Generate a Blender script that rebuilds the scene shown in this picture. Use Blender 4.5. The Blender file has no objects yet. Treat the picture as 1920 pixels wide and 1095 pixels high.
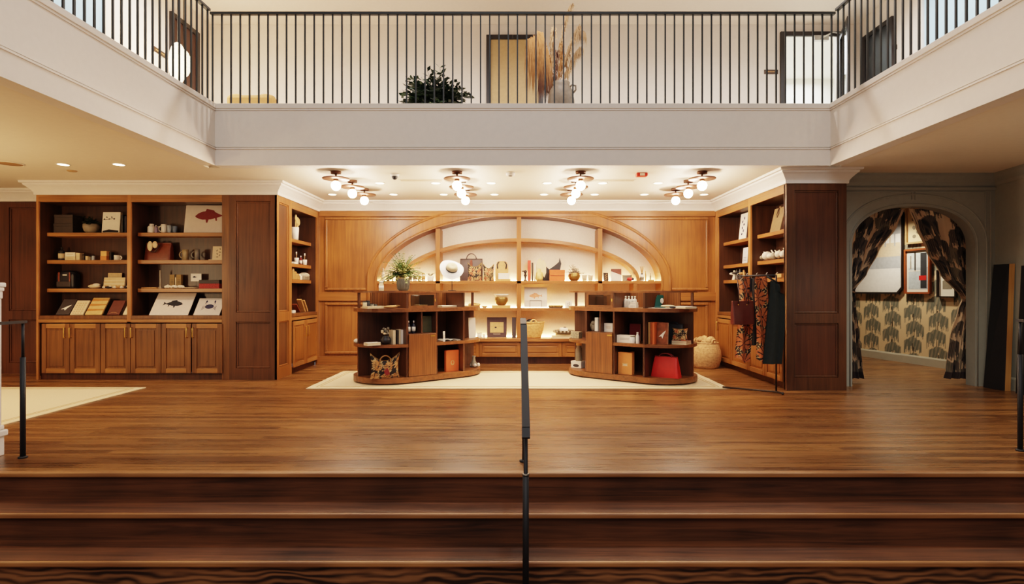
import bpy, bmesh, math, random
from math import sin, cos, pi, sqrt, radians as R
from mathutils import Vector, Matrix
random.seed(7)
S = bpy.context.scene
COL = S.collection
F, CX, CY, EYE = 1050.0, 968.0, 545.0, 1.23
def wx(px, d): return (px - CX) * d / F
def wz(py, d): return EYE + (CY - py) * d / F

# ------------------------------------------------------------------ materials
def lin(c):
    return tuple(((v / 255) / 12.92 if v / 255 <= .04045 else (((v / 255) + .055) / 1.055) ** 2.4) for v in c)
_M = {}
def _new(name):
    m = bpy.data.materials.new(name); m.use_nodes = True
    nt = m.node_tree; return m, nt, nt.nodes['Principled BSDF']
def mat(name, c, rough=.55, metal=0, emit=0, var=.12, scale=18, trans=0, alpha=1, coat=0, bump=0, ecol=None):
    if name in _M: return _M[name]
    m, nt, b = _new(name); N, L = nt.nodes, nt.links
    col = lin(c)
    b.inputs['Roughness'].default_value = rough; b.inputs['Metallic'].default_value = metal
    if var:
        tc = N.new('ShaderNodeTexCoord'); nz = N.new('ShaderNodeTexNoise'); nz.inputs['Scale'].default_value = scale; nz.inputs['Detail'].default_value = 3
        L.new(tc.outputs['Object'], nz.inputs['Vector'])
        rp = N.new('ShaderNodeValToRGB'); rp.color_ramp.elements[0].position = .3; rp.color_ramp.elements[1].position = .7
        rp.color_ramp.elements[0].color = (*[v * (1 - var) for v in col], 1); rp.color_ramp.elements[1].color = (*[min(1, v * (1 + var)) for v in col], 1)
        L.new(nz.outputs['Fac'], rp.inputs['Fac']); L.new(rp.outputs['Color'], b.inputs['Base Color'])
        if bump:
            bp = N.new('ShaderNodeBump'); bp.inputs['Strength'].default_value = bump; bp.inputs['Distance'].default_value = .01
            L.new(nz.outputs['Fac'], bp.inputs['Height']); L.new(bp.outputs['Normal'], b.inputs['Normal'])
    else: b.inputs['Base Color'].default_value = (*col, 1)
    if emit:
        b.inputs['Emission Color'].default_value = (*lin(ecol or c), 1); b.inputs['Emission Strength'].default_value = emit
    if trans: b.inputs['Transmission Weight'].default_value = trans; b.inputs['IOR'].default_value = 1.3
    if alpha < 1: b.inputs['Alpha'].default_value = alpha
    if coat: b.inputs['Coat Weight'].default_value = coat
    _M[name] = m; return m
def wood(name, dark, light, rough=.38, horiz=False, scale=1.0, figure=.0, coat=0.0, spec=.5):
    if name in _M: return _M[name]
    m, nt, b = _new(name); N, L = nt.nodes, nt.links
    tc = N.new('ShaderNodeTexCoord'); mp = N.new('ShaderNodeMapping')
    mp.inputs['Scale'].default_value = (1.1 * scale, 26 * scale, 26 * scale) if horiz else (26 * scale, 26 * scale, 1.1 * scale)
    L.new(tc.outputs['Object'], mp.inputs['Vector'])
    n1 = N.new('ShaderNodeTexNoise'); n1.inputs['Scale'].default_value = 1.0; n1.inputs['Detail'].default_value = 7; n1.inputs['Roughness'].default_value = .62; n1.inputs['Distortion'].default_value = .6
    L.new(mp.outputs['Vector'], n1.inputs['Vector'])
    n2 = N.new('ShaderNodeTexNoise'); n2.inputs['Scale'].default_value = 1.7; n2.inputs['Detail'].default_value = 2
    L.new(tc.outputs['Object'], n2.inputs['Vector'])
    mx = N.new('ShaderNodeMath'); mx.operation = 'MULTIPLY_ADD'; mx.inputs[1].default_value = .45
    L.new(n2.outputs['Fac'], mx.inputs[0]); 
    sc = N.new('ShaderNodeMath'); sc.operation = 'MULTIPLY'; sc.inputs[1].default_value = .62
    L.new(n1.outputs['Fac'], sc.inputs[0]); L.new(sc.outputs[0], mx.inputs[2])
    fac = mx.outputs[0]
    if figure:
        m2 = N.new('ShaderNodeMapping'); m2.inputs['Scale'].default_value = (1.9, 5, 5) if horiz else (6, 6, .5)
        L.new(tc.outputs['Object'], m2.inputs['Vector'])
        wv = N.new('ShaderNodeTexWave'); wv.wave_type = 'BANDS'; wv.bands_direction = 'Z' if horiz else 'X'
        wv.inputs['Scale'].default_value = 1.7 if horiz else 2.2; wv.inputs['Distortion'].default_value = 11 if horiz else 9; wv.inputs['Detail'].default_value = 2; wv.inputs['Detail Scale'].default_value = .8
        L.new(m2.outputs['Vector'], wv.inputs['Vector'])
        ad = N.new('ShaderNodeMath'); ad.operation = 'MULTIPLY_ADD'; ad.inputs[1].default_value = figure
        L.new(wv.outputs['Fac'], ad.inputs[0]); L.new(fac, ad.inputs[2])
        sb = N.new('ShaderNodeMath'); sb.operation = 'SUBTRACT'; sb.inputs[1].default_value = figure * .5
        L.new(ad.outputs[0], sb.inputs[0]); fac = sb.outputs[0]
    rp = N.new('ShaderNodeValToRGB'); e = rp.color_ramp.elements
    e[0].position = .36; e[0].color = (*lin(dark), 1); e[1].position = .70; e[1].color = (*lin(light), 1)
    L.new(fac, rp.inputs['Fac']); L.new(rp.outputs['Color'], b.inputs['Base Color'])
    b.inputs['Roughness'].default_value = rough
    if coat: b.inputs['Coat Weight'].default_value = coat; b.inputs['Coat Roughness'].default_value = .25
    b.inputs['Specular IOR Level'].default_value = spec
    bp = N.new('ShaderNodeBump'); bp.inputs['Strength'].default_value = .08; bp.inputs['Distance'].default_value = .01
    L.new(n1.outputs['Fac'], bp.inputs['Height']); L.new(bp.outputs['Normal'], b.inputs['Normal'])
    _M[name] = m; return m
def planks(name, dark, light, gap, rough=.3):
    m, nt, b = _new(name); N, L = nt.nodes, nt.links
    tc = N.new('ShaderNodeTexCoord')
    br = N.new('ShaderNodeTexBrick'); br.offset = .37; br.offset_frequency = 2; br.squash = 1
    for k, v in (('Scale', 1.0), ('Mortar Size', .0014), ('Mortar Smooth', .1), ('Bias', 0.0), ('Brick Width', 1.55), ('Row Height', .083)): br.inputs[k].default_value = v
    br.inputs['Color1'].default_value = (*lin(dark), 1); br.inputs['Color2'].default_value = (*lin(light), 1); br.inputs['Mortar'].default_value = (*lin(gap), 1)
    L.new(tc.outputs['Object'], br.inputs['Vector'])
    mp = N.new('ShaderNodeMapping'); mp.inputs['Scale'].default_value = (1.3, 42, 1); L.new(tc.outputs['Object'], mp.inputs['Vector'])
    nz = N.new('ShaderNodeTexNoise'); nz.inputs['Scale'].default_value = 1; nz.inputs['Detail'].default_value = 6; nz.inputs['Distortion'].default_value = .5
    L.new(mp.outputs['Vector'], nz.inputs['Vector'])
    rp = N.new('ShaderNodeValToRGB'); rp.color_ramp.elements[0].position = .3; rp.color_ramp.elements[0].color = (.52, .50, .48, 1); rp.color_ramp.elements[1].position = .68; rp.color_ramp.elements[1].color = (1.18, 1.15, 1.1, 1)
    L.new(nz.outputs['Fac'], rp.inputs['Fac'])
    mu = N.new('ShaderNodeMix'); mu.data_type = 'RGBA'; mu.blend_type = 'MULTIPLY'; mu.inputs['Factor'].default_value = 1
    L.new(br.outputs['Color'], mu.inputs['A']); L.new(rp.outputs['Color'], mu.inputs['B']); L.new(mu.outputs['Result'], b.inputs['Base Color'])
    rr = N.new('ShaderNodeMapRange'); rr.inputs['To Min'].default_value = rough - .07; rr.inputs['To Max'].default_value = rough + .12
    L.new(nz.outputs['Fac'], rr.inputs['Value']); L.new(rr.outputs['Result'], b.inputs['Roughness'])
    bp = N.new('ShaderNodeBump'); bp.inputs['Strength'].default_value = .12; bp.inputs['Distance'].default_value = .004
    L.new(br.outputs['Fac'], bp.inputs['Height']); bp.invert = True; L.new(bp.outputs['Normal'], b.inputs['Normal'])
    _M[name] = m; return m
def vcol(name, rough=.8, sheen=0):
    if name in _M: return _M[name]
    m, nt, b = _new(name); a = nt.nodes.new('ShaderNodeVertexColor'); a.layer_name = 'Col'
    nt.links.new(a.outputs['Color'], b.inputs['Base Color']); b.inputs['Roughness'].default_value = rough
    _M[name] = m; return m
def weave(name, dark, light, sx=40, sz=40, rough=.8):
    if name in _M: return _M[name]
    m, nt, b = _new(name); N, L = nt.nodes, nt.links
    tc = N.new('ShaderNodeTexCoord')
    wv = N.new('ShaderNodeTexWave'); wv.bands_direction = 'Z'; wv.inputs['Scale'].default_value = sz; wv.inputs['Distortion'].default_value = 3; wv.inputs['Detail'].default_value = 2
    ck = N.new('ShaderNodeTexNoise'); ck.inputs['Scale'].default_value = sx
    L.new(tc.outputs['Object'], wv.inputs['Vector']); L.new(tc.outputs['Object'], ck.inputs['Vector'])
    ad = N.new('ShaderNodeMath'); ad.operation = 'MULTIPLY_ADD'; ad.inputs[1].default_value = .5
    L.new(wv.outputs['Fac'], ad.inputs[0]); L.new(ck.outputs['Fac'], ad.inputs[2])
    rp = N.new('ShaderNodeValToRGB'); rp.color_ramp.elements[0].position = .3; rp.color_ramp.elements[0].color = (*lin(dark), 1); rp.color_ramp.elements[1].position = .9; rp.color_ramp.elements[1].color = (*lin(light), 1)
    L.new(ad.outputs[0], rp.inputs['Fac']); L.new(rp.outputs['Color'], b.inputs['Base Color']); b.inputs['Roughness'].default_value = rough
    bp = N.new('ShaderNodeBump'); bp.inputs['Strength'].default_value = .7; bp.inputs['Distance'].default_value = .01
    L.new(ad.outputs[0], bp.inputs['Height']); L.new(bp.outputs['Normal'], b.inputs['Normal'])
    _M[name] = m; return m
def glass(name, tint=(235, 240, 240), rough=.02, alpha=.22):
    # thin clear pane: mostly see-through with a glossy reflection
    if name in _M: return _M[name]
    m, nt, b = _new(name); N, L = nt.nodes, nt.links
    tr = N.new('ShaderNodeBsdfTransparent'); tr.inputs['Color'].default_value = (*lin(tint), 1)
    gl = N.new('ShaderNodeBsdfGlossy'); gl.inputs['Roughness'].default_value = rough
    fr = N.new('ShaderNodeLayerWeight'); fr.inputs['Blend'].default_value = .5
    pw = N.new('ShaderNodeMath'); pw.operation = 'POWER'; pw.inputs[1].default_value = 4; L.new(fr.outputs['Facing'], pw.inputs[0])
    ad = N.new('ShaderNodeMath'); ad.operation = 'MULTIPLY_ADD'; ad.inputs[1].default_value = .6; ad.inputs[2].default_value = .035; L.new(pw.outputs[0], ad.inputs[0])
    mx = N.new('ShaderNodeMixShader'); L.new(ad.outputs[0], mx.inputs[0]); L.new(tr.outputs[0], mx.inputs[1]); L.new(gl.outputs[0], mx.inputs[2])
    L.new(mx.outputs[0], nt.nodes['Material Output'].inputs['Surface']); N.remove(b)
    _M[name] = m; return m

# ------------------------------------------------------------------ mesh builder
class MB:
    def __init__(s): s.v, s.f, s.m, s.s, s.c, s.mats, s.M, s.col = [], [], [], [], {}, [], Matrix(), None
    def mi(s, m):
        if m not in s.mats: s.mats.append(m)
        return s.mats.index(m)
    def add(s, vs, fs, m, smooth=False, cols=None):
        b = len(s.v); flip = s.M.determinant() < 0
        for i, p in enumerate(vs):
            s.v.append(s.M @ Vector(p))
            if cols: s.c[b + i] = cols[i]
        k = s.mi(m)
        for f in fs:
            g = [b + i for i in f]
            s.f.append(g[::-1] if flip else g); s.m.append(k); s.s.append(smooth)
        return s
    def box(s, x0, y0, z0, x1, y1, z1, m, bev=0):
        x0, x1 = sorted((x0, x1)); y0, y1 = sorted((y0, y1)); z0, z1 = sorted((z0, z1))
        bev = min(bev, .45 * min(x1 - x0, y1 - y0, z1 - z0))
        if bev <= 0:
            return s.add([(x0, y0, z0), (x1, y0, z0), (x1, y1, z0), (x0, y1, z0), (x0, y0, z1), (x1, y0, z1), (x1, y1, z1), (x0, y1, z1)],
                         [(3, 2, 1, 0), (4, 5, 6, 7), (0, 1, 5, 4), (1, 2, 6, 5), (2, 3, 7, 6), (3, 0, 4, 7)], m)
        bm = bmesh.new(); bmesh.ops.create_cube(bm, size=1)
        for v in bm.verts: v.co = Vector(((x0 + x1) / 2 + v.co.x * (x1 - x0), (y0 + y1) / 2 + v.co.y * (y1 - y0), (z0 + z1) / 2 + v.co.z * (z1 - z0)))
        bmesh.ops.bevel(bm, geom=bm.edges[:], offset=bev, segments=2, affect='EDGES', profile=.5)
        bm.verts.index_update()
        s.add([v.co.copy() for v in bm.verts], [[v.index for v in f.verts] for f in bm.faces], m); bm.free(); return s
    def lathe(s, prof, m, n=20, c=(0, 0, 0), sx=1, sy=1, ring=False):
        vs, fs = [], []
        for r, z in prof:
            for i in range(n):
                a = 2 * pi * i / n; vs.append((c[0] + r * cos(a) * sx, c[1] + r * sin(a) * sy, c[2] + z))
        for j in range(len(prof) - 1):
            for i in range(n):
                k = (i + 1) % n; fs.append((j * n + i, j * n + k, (j + 1) * n + k, (j + 1) * n + i))
        if ring:
            J = len(prof) - 1
            for i in range(n): k = (i + 1) % n; fs.append((J * n + i, J * n + k, k, i))
            return s.add(vs, fs, m, True)
        if prof[0][0] > 1e-6: fs.append(tuple(range(n))[::-1])
        if prof[-1][0] > 1e-6: fs.append(tuple((len(prof) - 1) * n + i for i in range(n)))
        return s.add(vs, fs, m, True)
    def tube(s, pts, r, m, n=8, closed=False, r2=None):
        P = [Vector(p) for p in pts]; k = len(P); vs, fs = [], []; up = None
        for i in range(k):
            a = P[(i - 1) % k] if closed or i > 0 else P[i]; b = P[(i + 1) % k] if closed or i < k - 1 else P[i]
            t = (b - a).normalized()
            if up is None:
                up = Vector((0, 0, 1)) if abs(t.z) < .9 else Vector((1, 0, 0))
            e = t.cross(up)
            if e.length < 1e-6: e = t.orthogonal()
            e.normalize(); g = e.cross(t).normalized(); up = g
            rr = r if r2 is None else r + (r2 - r) * i / max(1, k - 1)
            for j in range(n):
                q = 2 * pi * j / n; vs.append(P[i] + (e * cos(q) + g * sin(q)) * rr)
        for i in range(k if closed else k - 1):
            for j in range(n):
                a, b = i * n + j, i * n + (j + 1) % n; c, d = ((i + 1) % k) * n + (j + 1) % n, ((i + 1) % k) * n + j
                fs.append((a, d, c, b))
        if not closed: fs.append(tuple(range(n))); fs.append(tuple((k - 1) * n + j for j in range(n))[::-1])
        return s.add(vs, fs, m, True)
    def ell(s, c, r, m, n=14, k=9):
        pr = [(max(1e-7, cos(-pi / 2 + pi * j / k)) if 0 < j < k else 0, sin(-pi / 2 + pi * j / k)) for j in range(k + 1)]
        vs, fs = [], []
        for a, z in pr:
            for i in range(n): vs.append((c[0] + r[0] * a * cos(2 * pi * i / n), c[1] + r[1] * a * sin(2 * pi * i / n), c[2] + r[2] * z))
        for j in range(k):
            for i in range(n):
                q = (i + 1) % n; fs.append((j * n + i, j * n + q, (j + 1) * n + q, (j + 1) * n + i))
        return s.add(vs, fs, m, True)
    def prism(s, poly, t0, t1, m, axis='y', smooth=False):
        f = {'y': lambda a, b, t: (a, t, b), 'z': lambda a, b, t: (a, b, t), 'x': lambda a, b, t: (t, a, b)}[axis]
        n = len(poly); vs = [f(a, b, t0) for a, b in poly] + [f(a, b, t1) for a, b in poly]
        fs = [tuple(range(n)), tuple(range(2 * n - 1, n - 1, -1))] + [(i, i + n, (i + 1) % n + n, (i + 1) % n) for i in range(n)]
        return s.add(vs, fs, m, smooth)
    def flat(s, poly, y, m):   # polygon in the xz plane at depth y, facing -y
        return s.add([(a, y, b) for a, b in poly], [tuple(range(len(poly)))], m)
    def grid(s, fn, nu, nv, m, cf=None, smooth=True):
        vs = [fn(i / nu, j / nv) for j in range(nv + 1) for i in range(nu + 1)]
        cs = [cf(i / nu, j / nv) for j in range(nv + 1) for i in range(nu + 1)] if cf else None
        fs = [(j * (nu + 1) + i, j * (nu + 1) + i + 1, (j + 1) * (nu + 1) + i + 1, (j + 1) * (nu + 1) + i) for j in range(nv) for i in range(nu)]
        return s.add(vs, fs, m, smooth, cs)
    def obj(s, name, parent=None, label=None, cat=None, loc=(0, 0, 0), rz=0, rx=0, group=None, kind=None, fix=True):
        me = bpy.data.meshes.new(name); me.from_pydata([tuple(v) for v in s.v], [], s.f)
        for m in s.mats: me.materials.append(m)
        me.polygons.foreach_set('material_index', s.m); me.polygons.foreach_set('use_smooth', s.s)
        if s.c:
            ca = me.color_attributes.new('Col', 'FLOAT_COLOR', 'POINT')
            for i, c in s.c.items(): ca.data[i].color = (*c, 1)
        if fix:
            bm = bmesh.new(); bm.from_mesh(me); bmesh.ops.recalc_face_normals(bm, faces=bm.faces); bm.to_mesh(me); bm.free()
        me.update()
        o = bpy.data.objects.new(name, me); COL.objects.link(o)
        o.location = loc; o.rotation_euler = (rx, 0, rz)
        if parent: o.parent = parent
        tag(o, label, cat, group, kind); return o
def tag(o, label=None, cat=None, group=None, kind=None):
    if label: o['label'] = label
    if cat: o['category'] = cat
    if group: o['group'] = group
    if kind: o['kind'] = kind
    return o
def T(name, label, cat, loc, rz=0, group=None, kind=None):
    o = bpy.data.objects.new(name, None); COL.objects.link(o); o.empty_display_size = .1
    o.location = loc; o.rotation_euler = (0, 0, rz); return tag(o, label, cat, group, kind)
def dup(root, loc, rz=None, label=None):
    r = root.copy(); COL.objects.link(r); r.location = loc
    if rz is not None: r.rotation_euler = (root.rotation_euler.x, root.rotation_euler.y, rz)
    if label: r['label'] = label
    for ch in list(root.children):
        c = ch.copy(); COL.objects.link(c); c.parent = r
        for g in list(ch.children):
            d = g.copy(); COL.objects.link(d); d.parent = c
    return r
def struct(mb, name, parent=None, **k): return mb.obj(name, parent, kind=None if parent else 'structure', **k)
# ------------------------------------------------------------------ shared materials
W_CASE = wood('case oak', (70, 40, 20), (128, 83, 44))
W_EDGE = wood('case oak edge', (112, 70, 34), (172, 118, 66), horiz=True)
W_EDGV = wood('case oak edge upright', (124, 74, 36), (188, 126, 70))
W_PAN = wood('wall oak panel', (58, 34, 20), (100, 62, 36))
W_NICHE = wood('niche oak', (106, 62, 28), (156, 98, 48))
W_NICHEH = wood('niche oak lying', (106, 62, 28), (162, 103, 52), horiz=True)
W_DARK = wood('dark oak panel', (56, 30, 20), (96, 56, 34))
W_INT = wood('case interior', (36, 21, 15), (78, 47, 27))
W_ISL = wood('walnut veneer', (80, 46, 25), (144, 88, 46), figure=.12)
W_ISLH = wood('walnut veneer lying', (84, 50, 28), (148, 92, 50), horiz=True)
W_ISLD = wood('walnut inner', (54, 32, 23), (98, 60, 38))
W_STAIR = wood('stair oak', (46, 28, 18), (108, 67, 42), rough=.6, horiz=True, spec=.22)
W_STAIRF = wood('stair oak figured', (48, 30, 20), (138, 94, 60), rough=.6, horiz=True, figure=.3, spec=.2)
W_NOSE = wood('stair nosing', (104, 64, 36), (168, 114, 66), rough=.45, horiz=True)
W_FLOOR = planks('oak floor', (92, 61, 34), (140, 97, 57), (42, 28, 18), rough=.26)
W_RAW = wood('raw pale wood', (150, 104, 58), (196, 150, 92))
WHITE = mat('white paint', (226, 219, 210), .5, var=.02)
FASC = mat('fascia paint', (224, 213, 200), .5, var=.02)
CEIL = mat('ceiling paint', (226, 212, 190), .7, var=.02)
UPW = mat('upper wall paint', (230, 217, 206), .7, var=.02)
GREEN = mat('grey green paint', (148, 148, 138), .55, var=.03)
LINEN = mat('linen backing', (226, 210, 196), .9, var=.05, scale=60)
BLACK = mat('black metal', (17, 18, 21), .6, metal=0, var=.05)
IRON = mat('railing iron', (17, 22, 24), .5, metal=.0, var=.05)
BRASS = mat('brass', (224, 178, 96), .28, metal=.9, var=.03)
BRONZE = mat('bronze brown', (104, 70, 52), .4, metal=.5, var=.05)
GLOW = mat('lamp glow', (255, 226, 180), .4, emit=42, var=0)
DOWN = mat('downlight glow', (255, 224, 176), .4, emit=22, var=0)
LED = mat('led strip glow', (255, 206, 128), .4, emit=58, var=0)
RUG = mat('cream rug wool', (228, 204, 164), .95, var=.06, scale=90, bump=.3)
RUGB = mat('rug border stripe', (186, 150, 98), .95, var=.06, scale=90)
PAPER = mat('white paper', (236, 226, 208), .8, var=.03)
CREAM = mat('cream card', (224, 200, 160), .7, var=.05)
TAN = mat('tan card', (190, 140, 84), .7, var=.1)
NAVY = mat('near black', (24, 23, 27), .5, var=.1)
CHAR = mat('charcoal card', (52, 44, 40), .6, var=.1)
LEATH = mat('brown leather', (112, 50, 26), .42, var=.15, bump=.1)
LEATHD = mat('dark leather', (54, 28, 22), .42, var=.15, bump=.1)
ORANGE = mat('orange leather', (200, 92, 44), .45, var=.08)
ORCARD = mat('orange card', (232, 112, 60), .6, var=.05)
PEACH = mat('peach card', (226, 142, 76), .6, var=.05)
RED = mat('red leather', (196, 40, 34), .45, var=.08)
DRED = mat('deep red cloth', (120, 26, 30), .6, var=.08)
TEAL = mat('teal enamel', (22, 84, 78), .35, var=.05)
PORC = mat('white porcelain', (236, 228, 216), .25, var=.02)
STONE = mat('grey stoneware', (128, 118, 100), .6, var=.15)
DPOT = mat('dark stoneware', (30, 29, 32), .45, var=.1)
BRGLAZE = mat('bronze glaze', (136, 104, 56), .3, metal=.6, var=.15)
LEAF = mat('leaf green', (58, 86, 36), .6, var=.3)
LEAFL = mat('leaf light', (150, 160, 84), .6, var=.2)
LEAFD = mat('leaf dark', (26, 40, 26), .5, var=.3)
STRAW = weave('straw weave', (138, 92, 48), (222, 174, 118), 30, 22)
STRAWY = weave('yellow straw weave', (180, 118, 58), (238, 184, 112), 30, 24)
SHELLM = mat('shell white', (234, 220, 198), .5, var=.1)
GLS = glass('clear glass')
GREENC = mat('olive card', (74, 74, 52), .6, var=.15)
BLUEG = mat('frosted blue glass', (168, 180, 190), .3, var=.05)

# ------------------------------------------------------------------ camera, world, colour
cam = bpy.data.cameras.new('camera'); co = bpy.data.objects.new('camera', cam); COL.objects.link(co)
cam.sensor_width = 36; cam.lens = F / 1920 * 36; cam.shift_x = -(CX - 960) / 1920; cam.shift_y = (CY - 547.5) / 1920
co.location = (0, 0, EYE); co.rotation_euler = (pi / 2, 0, 0); cam.clip_start = .05; S.camera = co
w = bpy.data.worlds.new('world'); S.world = w; w.use_nodes = True
w.node_tree.nodes['Background'].inputs['Color'].default_value = (.90, .84, .84, 1); w.node_tree.nodes['Background'].inputs['Strength'].default_value = .24
S.view_settings.view_transform = 'Filmic'; S.view_settings.look = 'Medium High Contrast'; S.view_settings.exposure = .38
S.cycles.use_denoising = True; S.cycles.max_bounces = 8; S.cycles.sample_clamp_indirect = 6
def lamp(kind, name, loc, power, col=(1, .78, .5), size=.1, rot=(0, 0, 0), **k):
    l = bpy.data.lights.new(name, kind); l.energy = power; l.color = col
    if kind == 'AREA':
        l.size = size
        if 'size_y' in k: l.shape = 'RECTANGLE'; l.size_y = k['size_y']
    else: l.shadow_soft_size = size
    if kind == 'SPOT': l.spot_size = k.get('angle', R(110)); l.spot_blend = k.get('blend', .6)
    o = bpy.data.objects.new(name, l); COL.objects.link(o); o.location = loc; o.rotation_euler = rot; return o

# ------------------------------------------------------------------ setting
CEI = 2.73; WT = 2.565           # soffit height, top of the oak
XL, XR = -3.3, 3.33              # niche sides
YB = 9.375                       # niche back
FL0, FL1, FY = -3.605, 3.76, 6.70
b = MB(); b.box(-10, 3.818, -.2, 10, 13, 0, W_FLOOR); b.box(-10, -3, -.2, -4.05, 3.8, 0, W_FLOOR); b.box(4.3, -3, -.2, 10, 3.8, 0, W_FLOOR); struct(b, 'floor')
b = MB(); b.box(-4.05, -3, -.85, 4.3, 2.7, -.64, W_FLOOR); struct(b, 'floor_lower')
st = T('stair_flight', None, None, (0, 0, 0), kind='structure')
NY = [3.80, 3.51, 3.22, 2.94]
for k, y in enumerate(NY):
    zt = -.16 * k
    b = MB()
    b.box(-4.05, y, zt - .16 - .03, 4.3, y + .02, zt - .028, W_STAIRF if k == 3 or k == 2 else W_STAIR); b.obj('riser', st)
    if k: b = MB(); b.box(-4.05, y, zt - .03, 4.3, NY[k - 1] + .0, zt, W_STAIR); b.obj('tread', st)
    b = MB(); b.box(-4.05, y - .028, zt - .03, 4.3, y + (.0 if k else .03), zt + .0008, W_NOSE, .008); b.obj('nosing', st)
b = MB(); b.box(-4.3, -3, -.85, -4.05, 3.8, -.2, W_STAIR); b.box(4.3, -3, -.85, 4.5, 3.8, -.2, W_STAIR); struct(b, 'wall_stair_side')

b = MB()
b.box(-10, -3, CEI, FL0 - .15, 13, CEI + .05, CEIL); b.box(FL1 + .15, -3, CEI, 10, 13, CEI + .05, CEIL); b.box(FL0 - .15, FY + .15, CEI, FL1 + .15, 13, CEI + .05, CEIL)
struct(b, 'ceiling')
b = MB(); UF = 3.05
b.box(-10, -3, UF - .05, FL0 - .15, 13, UF, CEIL); b.box(FL1 + .15, -3, UF - .05, 10, 13, UF, CEIL); b.box(FL0 - .15, FY + .15, UF - .05, FL1 + .15, 13, UF, CEIL)
struct(b, 'floor_upper')
def fascia(name, p, u, n, L):
    b = MB(); b.M = Matrix(((u[0], n[0], 0, p[0]), (u[1], n[1], 0, p[1]), (0, 0, 1, 0), (0, 0, 0, 1)))
    b.box(0, -.15, CEI - .003, L, 0, 3.44, FASC); b.box(-.0, -.17, 3.405, L, .022, 3.465, FASC, .006)
    b.box(0, 0, 2.945, L, .012, 2.955, FASC); b.box(0, 0, 2.92, L, .018, 2.936, FASC); b.box(0, 0, CEI - .004, L, .006, 2.92, FASC)
    b.box(0, 0, 3.385, L, .01, 3.405, FASC)
    return struct(b, name)
fascia('wall_balcony_front', (FL0, FY), (1, 0), (0, -1), FL1 - FL0)
fascia('wall_balcony_left', (FL0, -3), (0, 1), (1, 0), FY + 3)
fascia('wall_balcony_right', (FL1, -3), (0, 1), (-1, 0), FY + 3)

# crown moulding, swept with mitred corners; path runs with the room on its right-hand side
def sweep(b, path, prof, m):
    P = [Vector((x, y)) for x, y in path]; rows = []
    for i, p in enumerate(P):
        d0 = (p - P[i - 1]).normalized() if i else None; d1 = (P[i + 1] - p).normalized() if i < len(P) - 1 else None
        n = []
        for d in (d0, d1):
            if d is not None: n.append(Vector((d.y, -d.x)))
        if len(n) == 2:
            mm = (n[0] + n[1]).normalized(); mm = mm / max(.2, mm.dot(n[0]))
        else: mm = n[0]
        rows.append([(p.x + mm.x * o, p.y + mm.y * o, z) for o, z in prof])
    k = len(prof); vs = [v for r in rows for v in r]; fs = []
    for i in range(len(P) - 1):
        for j in range(k):
            q = (j + 1) % k; fs.append((i * k + j, i * k + q, (i + 1) * k + q, (i + 1) * k + j))
    fs.append(tuple(range(k))); fs.append(tuple((len(P) - 1) * k + j for j in range(k))[::-1])
    b.add(vs, fs, m)
CRP = [(-.02, 2.55), (.018, 2.55), (.022, 2.585), (.03, 2.60), (.045, 2.62), (.075, 2.655), (.10, 2.675), (.105, 2.695), (.13, 2.70), (.135, 2.728), (-.02, 2.728)]
b = MB(); sweep(b, [(-9.5, 8.3), (-6.62, 8.3), (-6.62, 7.72), (XL, 7.72), (XL, YB), (XR, YB), (XR, 6.9), (4.07, 6.9), (4.07, 7.19)], CRP, WHITE); struct(b, 'trim_1')

# oak wall panelling: base slab with stiles and rails standing proud of it
def panelling(b, p, u, n, rects, cells, m, mp, t=.03):
    """local: x along u, y = outward along n; rects are stiles/rails, cells the recessed panels"""
    b.M = Matrix(((u[0], n[0], 0, p[0]), (u[1], n[1], 0, p[1]), (0, 0, 1, 0), (0, 0, 0, 1)))
    for x0, x1, z0, z1 in rects: b.box(x0, -t, z0, x1, 0, z1, m)
    for x0, x1, z0, z1 in cells:
        b.box(x0, -t, z0, x1, -t + .008, z1, mp)
        e = .022
        for (a0, a1, c0, c1) in ((x0, x1, z0, z0 + e), (x0, x1, z1 - e, z1), (x0, x0 + e, z0 + e, z1 - e), (x1 - e, x1, z0 + e, z1 - e)):
            b.box(a0, -t, c0, a1, -.010, c1, m, .007)
    b.M = Matrix()
def two_cells(b, p, u, n, W, m, mp, sx=.09, mid=(.80, .93), base=.16, top=WT - .10):
    rects = [(0, sx, 0, WT), (W - sx, W, 0, WT), (sx, W - sx, 0, base), (sx, W - sx, mid[0], mid[1]), (sx, W - sx, top, WT)]
    cells = [(sx, W - sx, base, mid[0]), (sx, W - sx, mid[1], top)]
    panelling(b, p, u, n, rects, cells, m, mp)
# pier between the tall bookcase and the niche
b = MB(); two_cells(b, (-3.956, 7.72), (1, 0), (0, -1), -XL * 0 + (XL + 3.956), W_PAN, W_PAN, .09)
two_cells(b, (XL, 7.72), (0, 1), (1, 0), .47, W_NICHE, W_PAN, .07)
b.box(-3.956, 7.75, 0, XL - .03, 7.80, WT, W_PAN); b.box(XL - .06, 7.75, 0, XL - .03, 8.19, WT, W_PAN); struct(b, 'wall_pier_left')
# pier at the other side of the niche
b = MB(); two_cells(b, (XR, 6.9), (1, 0), (0, -1), .74, W_PAN, W_DARK, .10, mid=(.83, .95))
b.box(XR + .0, 6.93, 0, 4.07, 6.97, WT, W_PAN); b.box(4.03, 6.97, 0, 4.07, 7.2, WT, W_PAN); struct(b, 'wall_pier_right')
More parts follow.
